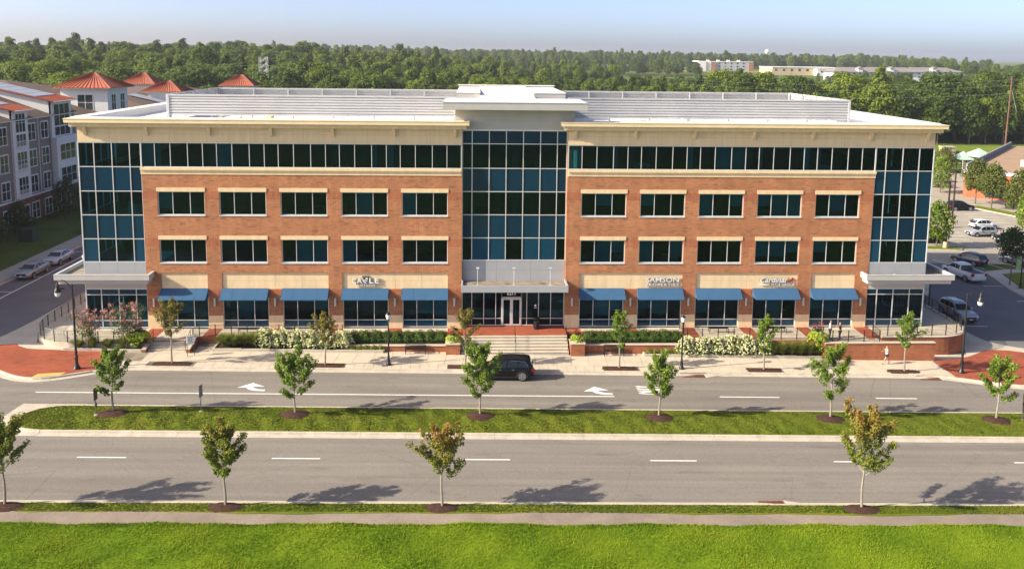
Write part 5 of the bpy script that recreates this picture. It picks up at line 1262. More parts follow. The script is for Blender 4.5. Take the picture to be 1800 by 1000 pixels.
car('suv', 85.3, 74.8, .05, p_black, 'black SUV by the grass island near the brick store')
car('sedan', 64.0, 46.2, .0, p_black, 'black car half hidden by the glass corner, next to the light pole base')
car('cross', 69.2, 33.0, PI/2+.55, p_grey, 'dark grey car beyond the lawn, behind the small street tree')
car('sedan', 77.3, 47.5, PI, p_black, 'black car behind the dark round tree in the car park')
car('sedan', 97.7, 103.5, PI, p_light, 'pale car parked far back near the pond fence')
car('cross', 44.9+2.1, 27.5, -PI/2, p_black, 'dark car parked behind the silver SUV against the office side')

# ================================================================== PEOPLE
skin_m = pm('skin', (.42,.24,.16), .08, 8, .6); hair_d = pm('hair_dark', (.025,.017,.013), .2, 20, .7); hair_b = pm('hair_brown', (.16,.075,.035), .2, 20, .7); cl_white = pm('shirt_white', (.74,.72,.70), .05, 8, .85); cl_navy = pm('cloth_navy', (.025,.028,.075), .1, 8, .85); cl_dark = pm('cloth_dark', (.022,.022,.027), .1, 8, .85); cl_grey = pm('trousers_grey', (.06,.065,.085), .1, 8, .85); shoe_m = pm('shoe', (.03,.022,.018), .1, 8, .6)
def skin_obj(name, V, E, Rr, mat, parent, root=0, sub=1):
    me = bpy.data.meshes.new(name); me.from_pydata(V, E, [])
    o = bpy.data.objects.new(name, me); COL.objects.link(o)
    m = o.modifiers.new('skin','SKIN'); m.use_smooth_shade = True; s_ = o.modifiers.new('sub','SUBSURF'); s_.levels = sub; s_.render_levels = sub
    for i,q in enumerate(Rr): me.skin_vertices[0].data[i].radius = (q,q) if not isinstance(q,tuple) else q
    me.skin_vertices[0].data[root].use_root = True
    bpy.context.view_layer.update(); dg = bpy.context.evaluated_depsgraph_get(); m2 = bpy.data.meshes.new_from_object(o.evaluated_get(dg)); bpy.data.objects.remove(o)
    m2.materials.clear(); m2.materials.append(mat); q = bpy.data.objects.new(name, m2); COL.objects.link(q); q.parent = parent; return q
def person(x, y, z, rz, label, J, top, top_m, bottom, bot_m, hair, hair_long=False, sc_=1.0):
    """J: joints in metres, +X = facing. keys hip,chest,neck,head; sL,eL,wL.. ; kL,aL,tL.."""
    r = empty('person', (x,y,z), rz, label, 'person'); r.scale = (sc_,)*3
    V=[];E=[];Q=[]; idx={}
    def a(k, p, q, par=None):
        idx[k] = len(V); V.append(p); Q.append(q)
        if par is not None: E.append((idx[par], idx[k]))
    a('hip',J['hip'],(.125,.105)); a('waist',J['waist'],(.105,.088),'hip'); a('chest',J['chest'],(.135,.10),'waist'); a('neck',J['neck'],.052,'chest')
    hd = Vector(J['head']); nk = Vector(J['neck']); a('jaw',(nk.lerp(hd,.42)+Vector((.025,0,0)))[:],.072,'neck'); a('brow',hd[:],.088,'jaw'); a('crown',(hd+Vector((-.01,0,.075)))[:],.06,'brow')
    for S in 'LR':
        a('s'+S,J['s'+S],.058,'chest'); a('e'+S,J['e'+S],.042,'s'+S); a('w'+S,J['w'+S],.028,'e'+S)
        w = Vector(J['w'+S]); d = (w-Vector(J['e'+S])).normalized(); a('p'+S,(w+d*.07)[:],.034,'w'+S)
        sd = d.cross(Vector((0,1,.2))).normalized(); 
        for k in range(4):
            b = w+d*.10+sd*(.027-.018*k); a('f%s%d'%(S,k),b[:],.0095,'p'+S); e = b+d*(.055+.012*(1.5-abs(k-1.4)))+Vector((.012,0,-.012)); a('g%s%d'%(S,k),e[:],.008,'f%s%d'%(S,k))
        th = w+d*.045+sd*.045; a('t_'+S,th[:],.010,'p'+S)
        a('h'+S,J['h'+S],.092,'hip'); a('k'+S,J['k'+S],.06,'h'+S); a('c'+S,(Vector(J['k'+S]).lerp(Vector(J['a'+S]),.3))[:],.058,'k'+S); a('a'+S,J['a'+S],.038,'c'+S); t = Vector(J['a'+S])
        a('b'+S,(t+Vector(J['t'+S])*.05+Vector((0,0,-.05)))[:],.04,'a'+S); a('toe'+S,(t+Vector(J['t'+S])*.19+Vector((0,0,-.055)))[:],.03,'b'+S)
    skin_obj('body', V, E, Q, skin_m, r)
    def cloth(name, keys, grow, mat, radii=None):
        v=[V[idx[k]] for k,_ in keys]; e=[]; m={k:i for i,(k,_) in enumerate(keys)}; q=[]
        for i,(k,par) in enumerate(keys):
            b = Q[idx[k]]; q.append(tuple(t+grow for t in b) if isinstance(b,tuple) else b+grow)
            if par: e.append((m[par],i))
        skin_obj(name, v, e, q, mat, r)
    cloth('shirt', [('waist',None),('hip','waist'),('chest','waist'),('sL','chest'),('sR','chest')]+([('eL','sL'),('eR','sR')] if top=='sleeves' else []), .016, top_m)
    lim = [('hip',None),('hL','hip'),('hR','hip')]
    if bottom == 'shorts':
        for S in 'LR':
            idx['m'+S]=len(V); V.append(Vector(J['h'+S]).lerp(Vector(J['k'+S]),.55)[:]); Q.append(.078)
        lim += [('mL','hL'),('mR','hR')]
    else: lim += [('kL','hL'),('kR','hR'),('aL','kL'),('aR','kR')]
    cloth('trousers' if bottom!='shorts' else 'shorts', lim, .018, bot_m)
    for S in 'LR': cloth('shoe', [('b'+S,None),('toe'+S,'b'+S)], .012, shoe_m)
    hv = [(hd+Vector((-.012,0,.055)))[:], (hd+Vector((-.035,0,.0)))[:]]; he=[(0,1)]; hr=[.092,.086]
    if hair_long: hv += [(hd+Vector((-.075,0,-.14)))[:], (hd+Vector((-.10,0,-.30)))[:]]; he += [(1,2),(2,3)]; hr += [.075,.05]
    skin_obj('hair', hv, he, hr, hair, r)
    for sg in (-1,1): MB().lathe([(.002,-.009),(.011,0),(.002,.009)], 6).build('eye', trim_blk, r, loc=(hd.x+.078, sg*.032, hd.z-.005))
    MB().obox((hd.x+.088,0,hd.z-.035),(.03,.022,.045)).build('nose', skin_m, r); MB().obox((hd.x+.074,0,hd.z-.075),(.012,.045,.011)).build('mouth', redm, r)
    return r
def stand(**kw):
    J = dict(hip=(0,0,.93),waist=(0,0,1.06),chest=(.0,0,1.28),neck=(0,0,1.46),head=(.02,0,1.61), sL=(0,.19,1.40),sR=(0,-.19,1.40),eL=(-.02,.24,1.12),eR=(-.02,-.24,1.12),wL=(.08,.22,.90),wR=(.08,-.22,.90),
        hL=(0,.09,.86),hR=(0,-.09,.86),kL=(.02,.10,.48),kR=(.02,-.10,.48),aL=(-.02,.11,.09),aR=(-.02,-.11,.09),tL=(1,.1,0),tR=(1,-.1,0)); J.update(kw); return J
walkJ = stand(kL=(.20,.09,.50),aL=(.30,.09,.12),kR=(-.06,-.09,.50),aR=(-.34,-.09,.20),tL=(.95,0,.12),tR=(.85,0,-.45),eL=(.14,.23,1.18),wL=(.30,.10,1.38),eR=(.05,-.25,1.14),wR=(.28,-.20,1.12),hip=(0,0,.91))
pw = person(32.3,-5.55,gz(32.3)+.155,PI,'woman in white sleeveless top and navy shorts walking past the brick wall',walkJ,'none',cl_white,'shorts',cl_navy,hair_d,False,.97)
person(28.15,-3.25,.0,-.5,'person in white shirt and dark trousers standing on the raised terrace',stand(wL=(.26,.10,1.10),wR=(.26,-.10,1.10),eL=(.02,.25,1.12),eR=(.02,-.25,1.12)),'sleeves',cl_white,'long',cl_grey,hair_d)
person(28.85,-3.70,.0,2.5,'person in dark clothes with long brown hair facing the white shirt',stand(wL=(.24,.12,1.16),eR=(-.02,-.26,1.10)),'sleeves',cl_dark,'long',cl_dark,hair_b,True,.97)
# red fire hydrant on the right corner paving
hy = empty('fire_hydrant', (41.4,-8.55,gz(41.4)+.147), 0, 'red fire hydrant on the brick corner paving', 'hydrant')
hred = pm('hydrant_red', (.42,.03,.02), .1, 5, .45)
MB().lathe([(.02,0),(.16,0),(.16,.05),(.10,.07),(.10,.5),(.13,.52),(.13,.57),(.10,.62),(.06,.70),(.02,.74)], 12).build('barrel', hred, hy, smooth=True)
for dx,dy in ((1,0),(-1,0),(0,-1)): MB().tube([(0,0,.40),(dx*.17,dy*.17,.40)], .05, 8).build('nozzle', hred, hy)
# ================================================================== APARTMENTS ACROSS THE SIDE STREET
sid_grey = pm('siding_taupe', (.20,.175,.155), .06, .6, .85, fine=(8,.04)); sid_white = pm('siding_white', (.66,.66,.64), .04, .6, .8, fine=(6,.03)); trim_w = pm('trim_white', (.70,.70,.69), .04, 1, .7)
shingle = pm('brown_shingle', (.125,.085,.062), .18, 1.2, .95, fine=(9,.25)); apt_brick = brickmat('apartment_brick', (.20,.065,.045), (.15,.05,.035), (.2,.13,.1)); seam = pm('orange_seam_roof', (.44,.125,.055), .06, .5, .5, spec=.4); solar = pm('solar_panel', (.36,.39,.43), .1, 1, .4, spec=.5); winglass = pm('apartment_glass', (.03,.045,.045), .35, .5, .08, spec=.6)
def bwindow(parent, o, ux, w, h, out, cols=2, rows=2):
    """framed window: o = lower corner, ux = unit vector along the wall, out = outward normal"""
    ux = Vector(ux); out = Vector(out); o = Vector(o)
    def bar(a0,a1,b0,b1,d0,d1,mb):
        P = [o+ux*a+Vector((0,0,b))+out*d for d in (d0,d1) for a,b in ((a0,b0),(a1,b0),(a1,b1),(a0,b1))]; mb.add(P, [(0,1,2,3),(7,6,5,4),(0,4,5,1),(1,5,6,2),(2,6,7,3),(3,7,4,0)])
    f = MB(); bar(-.1,w+.1,h,h+.16,0,.07,f); bar(-.12,w+.12,-.12,0,0,.10,f); bar(-.1,0,0,h,0,.06,f); bar(w,w+.1,0,h,0,.06,f)
    for k in range(1,cols): bar(w*k/cols-.05,w*k/cols+.05,0,h,0,.055,f)
    for j in range(1,rows):
        for k in range(cols): bar(w*k/cols+.05,w*(k+1)/cols-.05,h*j/rows-.03,h*j/rows+.03,0,.05,f)
    fo = f.build('window', trim_w, parent)
    for k in range(cols):
        for j in range(rows): g_ = MB(); bar(w*k/cols+.05,w*(k+1)/cols-.05,h*j/rows+.03,h*(j+1)/rows-.03,.0,.03,g_); g_.build('pane', winglass, fo)
    return fo
seam_rib = pm('seam_rib', (.26,.065,.03), .06, .5, .5)
def seam_roof(parent, P, n, name='seam_roof', th=.08):
    """sloping metal roof quad P (eave0, eave1, top1, top0) with n raised seams"""
    P = [Vector(p) for p in P]; up = (P[1]-P[0]).cross(P[3]-P[0]).normalized(); up = up if up.z > 0 else -up
    mb = MB().add([p[:] for p in P]+[(p-up*th)[:] for p in P], [(0,1,2,3),(7,6,5,4),(0,4,5,1),(1,5,6,2),(2,6,7,3),(3,7,4,0)]); o = mb.build(name, seam, parent)
    for k in range(n+1):
        t = k/n; a = P[0].lerp(P[1],t); b = P[3].lerp(P[2],t)
        if (b-a).length > .3: MB().tube([(a+up*.03)[:],(b+up*.03)[:]], .075, 4).build('roof_seam', seam_rib, o)
    return o
APX = -68.0
ap = empty('apartment_block', (0,0,0), 0, 'shaded taupe and white apartment block with dormers across the side street', 'building')
Y0, Y1 = -9.0, 64.0
MB().box(-82,APX,Y0,Y1,-.6,3.7).build('brick_base', apt_brick, ap); MB().box(-82,APX-.02,Y0,Y1,3.701,15.0).build('wall', sid_grey, ap); MB().box(APX-.01,APX+.12,Y0,Y1,3.62,3.85).build('band_course', trim_w, ap)
MB().box(-69,APX+.55,Y0-.4,Y1,14.86,15.02).build('eave', trim_w, ap)
MB().add([(APX+.6,Y0-.5,15.0),(APX+.6,Y1,15.0),(-77,Y1,18.4),(-77,Y0-.5,18.4),(-86,Y0-.5,15.0),(-86,Y1,15.0)], [(0,1,2,3),(3,2,5,4),(0,3,4),(1,5,2)]).build('main_roof', shingle, ap)
fl = [(.35,2.5),(4.15,2.65),(7.95,2.6),(11.75,2.6)]
bays = []          # (y0, y1, white bay with dormer?)
yb = 56.0
pat = [('B',56.0,62.4),('A',45.0,49.1),('B',30.0,36.4),('A',19.5,23.6),('B',4.5,10.9),('A',-5.5,-1.4)]
for k,a,b in pat:
    top = 16.3 if k == 'A' else 17.0
    pr = .35 if k == 'A' else .9
    MB().box(APX-.02,APX+.30,a,b,3.86,top).build('bay_wall', sid_white, ap)
    if k == 'B':
        MB().box(APX+.30,APX+.95,a-.15,b+.15,3.86,11.35).build('bay_box', sid_white, ap); MB().box(APX+.2,APX+1.15,a-.3,b+.3,11.351,11.6).build('bay_cornice', trim_w, ap)
    # dormer body and its orange mono-pitch roof carrying solar panels
    MB().add([(APX+.28,a,14.9),(APX+.28,b,14.9),(APX+.28,b,top),(APX+.28,a,top),(-79,a,15),(-79,b,15),(-79,b,top+2.6),(-79,a,top+2.6)], [(0,1,2,3),(7,6,5,4),(0,3,7,4),(1,5,6,2),(3,2,6,7)]).build('dormer', sid_white, ap)
    rf = seam_roof(ap, [(APX+1.0,a-.5,top+.02),(APX+1.0,b+.5,top+.02),(-79.5,b+.5,top+2.75),(-79.5,a-.5,top+2.75)], 12)
    MB().box(APX+.95,APX+1.12,a-.5,b+.5,top-.10,top+.04).build('gutter', trim_w, ap)
    n = 5
    for j in range(n):
        t0, t1 = .24+.75*j/n, .24+.75*(j+1)/n-.012; P = lambda t,yy: (APX+1.0+(-11.5-1.0)*t, yy, top+.02+2.73*t+.14)
        MB().add([P(t0,a+.1),P(t0,b-.1),P(t1,b-.1),P(t1,a+.1)]+[(q[0],q[1],q[2]-.05) for q in (P(t0,a+.1),P(t0,b-.1),P(t1,b-.1),P(t1,a+.1))], [(0,1,2,3),(7,6,5,4),(0,4,5,1),(1,5,6,2),(2,6,7,3),(3,7,4,0)]).build('solar_panel', solar, rf)
    ww = b-a-1.6; xo = APX+.30
    bwindow(ap, (xo,a+.8,13.2), (0,1,0), ww, top-13.2-.5, (1,0,0), 3, 2); bwindow(ap, (xo,a+.8,11.75 if k=='B' else 11.2), (0,1,0), ww, 1.35 if k=='B' else 1.7, (1,0,0), 3, 1)
    for z in (4.4,8.0): bwindow(ap, (xo if k=='A' else APX+.95,a+.8,z), (0,1,0), ww, 2.4, (1,0,0), 3, 2)
    if k == 'A':
        for z in (3.95,7.6,10.9):
            bl_ = MB()
            for j in range(14): bl_.box(xo+.10,xo+.13,a+.8+ww*j/13-.015,a+.8+ww*j/13+.015,z,z+1.0)
            bl_.box(xo+.08,xo+.15,a+.75,b-.75,z+1.0,z+1.06); bl_.box(xo+.08,xo+.15,a+.75,b-.75,z-.06,z); bl_.build('juliet_balcony', trim_w, ap)
for yy in (37.6,41.9,49.5,53.2,12.2,15.6,25.2,28,.5):
    if any(a-2.2 < yy < b for _,a,b in pat): continue
    for z,h in fl: bwindow(ap, (APX, yy, z), (0,1,0), 2.0, h-.25, (1,0,0), 2, 2)
for yy in (52.3,40.6): MB().tube([(APX+.06,yy,3.9),(APX+.06,yy,14.8)], .06, 6).build('downpipe', trim_w, ap)
for _,a,b in pat:
    for t in (.15,.62): bwindow(ap, (APX, a+(b-a)*t, .35), (0,1,0), 1.15, 2.2, (1,0,0), 1, 2)
def hip_tower(x0, x1, y0, y1, zb, ze, zt, label, wins=True):
    r = empty('roof_tower', (0,0,0), 0, label, 'tower', 'orange roofed corner towers')
    MB().box(x0,x1,y0,y1,zb,ze).build('wall', sid_white, r); MB().box(x0-.95,x1+.95,y0-.95,y1+.95,ze-.02,ze+.16).build('eave', trim_w, r)
    cx, cy_ = (x0+x1)/2, (y0+y1)/2; e = 1.05; rx = max(0,(x1-x0-(y1-y0))/2+.6)
    A,B,C_,D = (x0-e,y0-e,ze+.16),(x1+e,y0-e,ze+.16),(x1+e,y1+e,ze+.16),(x0-e,y1+e,ze+.16); T0,T1 = (cx-rx,cy_,zt),(cx+rx,cy_,zt)
    for q,n in (([A,B,T1,T0],14),([B,C_,T1,T1],12),([C_,D,T0,T1],10),([D,A,T0,T0],10)): seam_roof(r, q, n)
    if wins:
        w = (x1-x0); bwindow(r, (x0+w*.36,y0,ze-5.2), (1,0,0), w*.32, 4.1, (0,-1,0), 2, 3)
        for t in (.18,.62): bwindow(r, (x1,y0+(y1-y0)*t,ze-5.2), (0,1,0), 1.7, 4.1, (1,0,0), 2, 3)
    return r
hip_tower(-77.3,-69.1,79.3,88.0,-.5,18.0,20.7,'large white corner tower with orange hipped metal roof next to the dormers')
hip_tower(-93.5,-86.5,147,154,0,16.2,19.2,'smaller orange hipped tower farther behind the large white tower')
hip_tower(-71.5,-65.5,104.5,110.5,0,16.3,18.6,'orange hipped roof just above the louvred screen corner', False)
hip_tower(-68.5,-61.5,147,154,0,16.0,18.9,'orange pyramid roof standing alone behind the louvred screen')
bk = empty('apartment_block', (0,0,0), 0, 'brown shingled apartment roofs with solar panels beyond the large white tower', 'building')
MB().box(-100,-64,92,146,-.5,13.2).build('wall', sid_white, bk)
MB().add([(-63,90,13.2),(-63,147,13.2),(-75,140,16.0),(-75,96,16.0),(-101,90,13.2),(-101,147,13.2),(-90,140,16.0),(-90,96,16.0)], [(0,1,2,3),(0,3,7,4),(4,7,6,5),(5,6,2,1),(3,2,6,7)]).build('roof', shingle, bk)
for k in range(4):
    y_ = 100+k*9.5; pn = [(-64.5,y_,13.75),(-64.5,y_+4,13.75),(-74,y_+4,15.95),(-74,y_,15.95)]
    MB().add([(a,b,c+.12) for a,b,c in pn]+[(a,b,c+.02) for a,b,c in pn], [(0,1,2,3),(7,6,5,4),(0,4,5,1),(1,5,6,2),(2,6,7,3),(3,7,4,0)]).build('solar_panel', solar, bk)
for k in range(6): bwindow(bk, (-98+k*5.5,92,8.5), (1,0,0), 2, 2.2, (0,-1,0), 2, 2)
bk2 = empty('apartment_block', (0,0,0), 0, 'far brown hipped apartment roof behind the solar dormers', 'building')
MB().box(-125,-86,84,120,-.5,15).build('wall', sid_grey, bk2); MB().add([(-126.5,82,15),(-84,82,15),(-84,122,15),(-126.5,122,15),(-112,102,18.6),(-99,102,18.6)], [(0,1,5,4),(1,2,5),(2,3,4,5),(3,0,4)]).build('roof', shingle, bk2)
for k in range(5): bwindow(bk2, (-122+k*7,84,11), (1,0,0), 2, 2.4, (0,-1,0), 2, 2)
bk3 = empty('apartment_block', (0,0,0), 0, 'low white parapet roof between dormers and the large white tower', 'building')
MB().box(-92,-80.5,76,100,-.5,15.4).build('wall', sid_white, bk3); MB().box(-92.3,-80.2,75.7,100.3,15.4,15.8).build('parapet', trim_w, bk3)
lk_ = empty('apartment_block', (0,0,0), 0, 'dark recessed brick link between dormered block and the large white tower', 'building')
MB().box(-84,-70.5,64,79.2,-.6,7.6).build('brick_wall', apt_brick, lk_); MB().box(-84,-70.52,64.05,79.2,7.6,13.6).build('wall', sid_grey, lk_)
MB().add([(-69.9,63.9,13.6),(-69.9,79.2,13.6),(-77,79.2,15.6),(-77,63.9,15.6),(-84,63.9,13.6),(-84,79.2,13.6)], [(0,1,2,3),(3,2,5,4),(0,3,4),(1,5,2),(0,4,5,1)]).build('roof', shingle, lk_)
for yy in (65.5,69.5,73.5):
    for z,h in fl[:3]+[(10.9,2.4)]: bwindow(lk_, (-70.5, yy, z), (0,1,0), 2.0, h-.25, (1,0,0), 2, 2)
# lawn, walk and planting on that side
sheet('sidewalk', [(-57.2,-12),(-54.7,-12),(-54.7,150),(-57.2,150)], .15, concrete2, thick=.3)
kerb_run([(-54.85,60),(-54.85,-5)], 1, .3)
sheet('grass_bank', [(-68,-12),(-57.2,-12),(-57.2,150),(-68,150)], .14, ground_m, thick=.3)
mh = empty('manhole_cover', (-47.6,14.6,gz(-47.6)), 0, 'dark round manhole cover in the left side street', 'manhole'); MB().lathe([(.02,0),(.42,0),(.42,.012),(.02,.012)], 20).build('lid', darkpit, mh); MB().lathe([(.42,0),(.5,0),(.5,.01),(.42,.01)], 20).build('ring', rust, mh)
mark('parking_line', [(-51.9,8),(-51.75,8),(-51.75,60),(-51.9,60)], 'long white parking edge line on the shaded side street', 'road marking')
for k in range(8): mark('stall_line', [(-54.5,13.2+6.1*k),(-52,13.2+6.1*k),(-52,13.32+6.1*k),(-54.5,13.32+6.1*k)], 'short white stall line at the kerb of the left side street', 'road marking', 'stalls on the left side street')
def round_tree(name, x, y, z, H, W, clear, seed, mat, label, group=None, n=2600, ls=.28, trunk_r=.11):
    """mature small tree: limbs into leaf clumps"""
    r = random.Random(seed); root = empty(name, (x,y,z), 0, label, 'tree', group); tr = MB().tube([(0,0,-.2),(.03,0,clear),(0,.04,H*.7)], [trunk_r,trunk_r*.75,trunk_r*.25], 7); C=[];N=[];T_=[]
    k = 30
    for i in range(k):
        u = (i+.5)/k; z_ = clear+.25+(H-clear-.5)*u; rad = W*.5*math.sin(math.pi*min(.97,u*.86+.14))**.7*r.uniform(.55,.98); a = i*2.399
        c = Vector((math.cos(a)*rad*.8, math.sin(a)*rad*.8, z_)); tr.tube([(0,0,min(H*.68,clear+(z_-clear)*.55)), (c*.98)[:]], [.03,.01], 4)
        cr = W*.17*r.uniform(.8,1.25)
        for _ in range(n//k):
            d = Vector((r.gauss(0,1),r.gauss(0,1),r.gauss(0,.8))).normalized()*cr*r.random()**.35; C.append((c+d)[:]); N.append((d/cr*1.1+Vector((0,0,.35)))[:]); T_.append(r.random())
    tr.build('trunk', bark, root, smooth=True); leaf_mesh('crown', C, ls, T_, mat, N, .7, root); return root
L_dk = leafmat('dark_tree_leaves', [(.022,.052,.012),(.04,.08,.016),(.065,.11,.02)], .2); L_lin = leafmat('linden_leaves', [(.06,.09,.018),(.10,.13,.024),(.16,.165,.035)], .25)
for i,(x,y,H,W) in enumerate([(-64,22,4.5,4),(-63,30,5,4),(-65,40,4.6,3.6),(-64.5,52,6,4.6),(-64,59,6.2,4.5),(-63.5,67,6.5,4.6)]): round_tree('garden_tree', x, y, gz(x)+.1, H, W, .8, 60+i, L_dk, 'dark shaded garden tree in front of the apartment block', 'trees in front of the apartments', 1500, .3)
for i in range(9): shrub('garden_shrub', -66.6+random.uniform(-.3,.3), 16+i*5.1, gz(-66)+.1, 1.0, 1.2, .9, 420, .2, L_box, 'low dark shrub at the foot of the apartment wall', 'shrub', 'foundation shrubs of the apartments')
utb = empty('utility_box', (-62,36.5,gz(-62)+.1), 0, 'green metal utility cabinet on the shaded grass', 'cabinet'); gm = pm('cabinet_green', (.03,.05,.04), .1, 3, .6); MB().box(-.9,.9,-.8,.8,0,1.6).build('body', gm, utb); MB().box(-.95,.95,-.85,.85,1.6,1.68).build('lid', gm, utb)

# ================================================================== CAR PARK, STORE AND POND ON THE RIGHT
sheet('grass_bank', [(60.5,10),(140,10),(140,28),(66.5,28),(63.4,27),(61.3,20)], .14, median_m, thick=.3)
sheet('sidewalk', [(58.8,-4),(60.4,-4),(60.4,10),(61.2,20),(63.2,27.2),(66.5,28.2),(140,28.2),(140,29.6),(65.5,29.6),(61.8,28.4),(59.6,20),(58.8,10)], .15, concrete2, thick=.3)
sheet('grass_bank', [(60.4,-4),(140,-4),(140,9.98),(60.4,9.98)], .13, median_m, thick=.3)
def island(poly, h=.15):
    tag(gprism(poly, -.1, h).build('traffic_island', median_m), kind='structure')
    kerb_run(poly+[poly[0]], -1 if sum(poly[i][0]*poly[(i+1)%len(poly)][1]-poly[(i+1)%len(poly)][0]*poly[i][1] for i in range(len(poly))) > 0 else 1, .1, 5)
island([(56,41.0),(65.6,40.9),(66.6,41.6),(66.2,42.8),(56,43.2)])
island([(84.5,78.5),(91.5,79.5),(95.5,69.0),(99.5,58),(97.0,57.2),(92.4,68),(89.5,76.5)])
island([(79.5,41.5),(90,43),(90.5,45.5),(79,44.5)])
polem = pm('pole_bronze', (.05,.035,.03), .15, 3, .5); basec = pm('pole_base', (.50,.40,.25), .1, 3, .9)
def light_pole(x, y, H, label):
    r = empty('light_pole', (x,y,gz(x)), 0, label, 'light pole', 'car park light poles')
    MB().lathe([(.32,0),(.32,.95),(.29,1.0)], 14).build('base', basec, r, smooth=True); MB().box(-.09,.09,-.09,.09,.95,H).build('pole', polem, r)
    for sg in (-1,1): MB().box(sg*.1,sg*.95,-.16,.16,H-.05,H+.08).build('lamp_head', polem, r)
light_pole(64.15,42.0,9.7,'bronze light pole on a pale base on the grass island beside the black car'); light_pole(74.2,58.0,9.5,'bronze light pole on a pale base standing among the painted stalls')
for i in range(14):
    t = i*2.75; x, y = 66.5+t*.28, 49+t*.96; mark('stall_line', [(x,y),(x+5.2,y-.4),(x+5.2,y-.28),(x,y+.12)], 'white stall line in the sunlit car park', 'road marking', 'stalls of the car park')
    mark('stall_line', [(x+11.5,y+1),(x+16.7,y+.6),(x+16.7,y+.72),(x+11.5,y+1.12)], 'white stall line in the sunlit car park', 'road marking', 'stalls of the car park')
for i in range(4): mark('stall_line', [(60+2.8*i,30.2),(60.14+2.8*i,30.2),(58.6+2.8*i,35),(58.46+2.8*i,35)], 'white stall line beside the dark navy crossover', 'road marking', 'stalls by the right street')
for y in (5.9,12.4,18.9): mark('stall_line', [(45.6,y),(48.4,y),(48.4,y+.12),(45.6,y+.12)], 'short white stall line below the curved corner wall', 'road marking', 'kerbside stalls by the curved wall')
for i in range(2): mark('stall_line', [(57.5,15.2+6.4*i),(60,15.2+6.4*i),(60,15.32+6.4*i),(57.5,15.32+6.4*i)], 'short white stall line near the white pickup', 'road marking', 'kerbside stalls by the pickup')
store = empty('brick_store', (95.2,91.0,gz(95)), R(-40), 'single-storey orange brick store with cream cornice and brown flat roof', 'building')
st_brick = brickmat('store_brick', (.46,.125,.06), (.40,.105,.05), (.42,.2,.12), bw=.5, bh=.16)
MB().box(0,48,0,62,-.5,4.9).build('wall', st_brick, store); MB().box(-.25,48.2,-.25,62.2,4.9,5.5).build('cornice', trim_w, store); roofb = pm('gravel_roof', (.33,.22,.14), .12, .4, .95, fine=(3,.1)); MB().box(.3,47.6,.3,61.6,5.45,5.52).build('roof', roofb, store)
hgd = pm('rib_grey', (.16,.155,.17), .1, 1, .8); fencem = pm('parapet_lilac', (.26,.245,.27), .12, .6, .85)
MB().box(-.1,.25,1.5,61.8,5.5,6.6).build('parapet_screen', fencem, store); 
for k in range(20): MB().box(.26,.36,2+3.1*k,2.14+3.1*k,5.5,6.55).build('parapet_rib', hgd, store)
for k,(a,b) in enumerate([(8,14),(13,9),(19,22),(27,12),(30,30),(12,34)]): rt = MB().box(a,a+2.2,b,b+1.8,5.52,6.9).build('rooftop_unit', unitm, store)
for k in range(5): MB().box(4+9*k,8.5+9*k,-.06,.02,.3,3.0).build('shop_window', winglass, store)
for i,(x,y,H,W,m,lb) in enumerate([(92.6,82.3,8.2,5.6,L_lin,'rounded linden on the grass island in front of the brick store'),(92.0,76.2,8.2,5.6,L_lin,'second linden on the island, slightly bronze, beside the black SUV'),(87.8,61.5,9.0,6.4,L_lin,'broad yellow-green tree on the island near the white SUV'),(80.0,46.3,8.0,6,L_green,'light green tree at the car park edge behind the dark round tree')]): round_tree('island_tree', x, y, gz(x)+.1, H, W, 2.6, 80+i, m, lb, 'car park trees', 4200, .36, .16)
round_tree('street_tree', 60.75, 21.7, gz(61)+.1, 7.1, 3.8, 3.4, 91, L_dk, 'dark green round-headed street tree beside the lantern lamp with green banner', None, 2600, .24, .09)
for i,(x,y,H,W) in enumerate([(63.4,43.0,6.6,4.8),(93.1,95.7,7.6,5.4),(113,130,6.0,6.5)]): round_tree('lot_tree', x, y, gz(x), H, W, 1.2, 95+i, L_lin if i>1 else L_green, 'green tree showing past the glass corner of the office', 'trees past the office corner', 2400, .36, .14)
# pond with its bank, hut, gazebo roofs and fence
water = pm('pond_water', (.035,.045,.03), .2, .1, .04, spec=.6)
tag(MB().prism([(118,150),(150,152),(170,166),(150,176),(120,172),(108,160)], -3.6, -2.95).build('pond', water), kind='structure')
bankm = grassmat('bank_grass', (.10,.17,.02),(.14,.2,.025),(.19,.22,.03))
tag(MB().prism([(60,125),(112,140),(108,160),(120,172),(150,176),(170,166),(150,152),(118,150),(118,146),(180,150),(260,195),(60,195)], -3.6, -2.9).build('pond_bank', bankm), kind='structure')
hut = empty('stone_hut', (140,176.5,-2.9), 0, 'small stone outlet hut with pale rim at the pond', 'hut'); MB().box(-1.8,1.8,-1.4,1.4,-.5,1.3).build('wall', basec, hut); MB().box(-1.95,1.95,-1.55,1.55,1.3,1.6).build('rim', kerbc, hut)
gz_m = pm('gazebo_roof', (.36,.52,.42), .1, 1, .6)
for x,y,s_,lb in ((121.6,130,4.2,'larger pale green gazebo roof above the store parapet'),(118.0,130.5,3.2,'smaller pale green gazebo roof beside the larger one')):
    r = empty('gazebo', (x,y,-3), 0, lb, 'gazebo', None)
    for a in range(6): MB().tube([(s_*.8*math.cos(a*1.047),s_*.8*math.sin(a*1.047),0),(s_*.8*math.cos(a*1.047),s_*.8*math.sin(a*1.047),4.2 if s_>4 else 3.4)], .1, 6).build('post', trim_w, r)
    h0 = 4.2 if s_>4 else 3.4
    for a in range(6): MB().add([(s_*math.cos(a*1.047),s_*math.sin(a*1.047),h0),(s_*math.cos((a+1)*1.047),s_*math.sin((a+1)*1.047),h0),(0,0,h0+1.9)], [(0,1,2)]).build('roof_panel', gz_m, r)
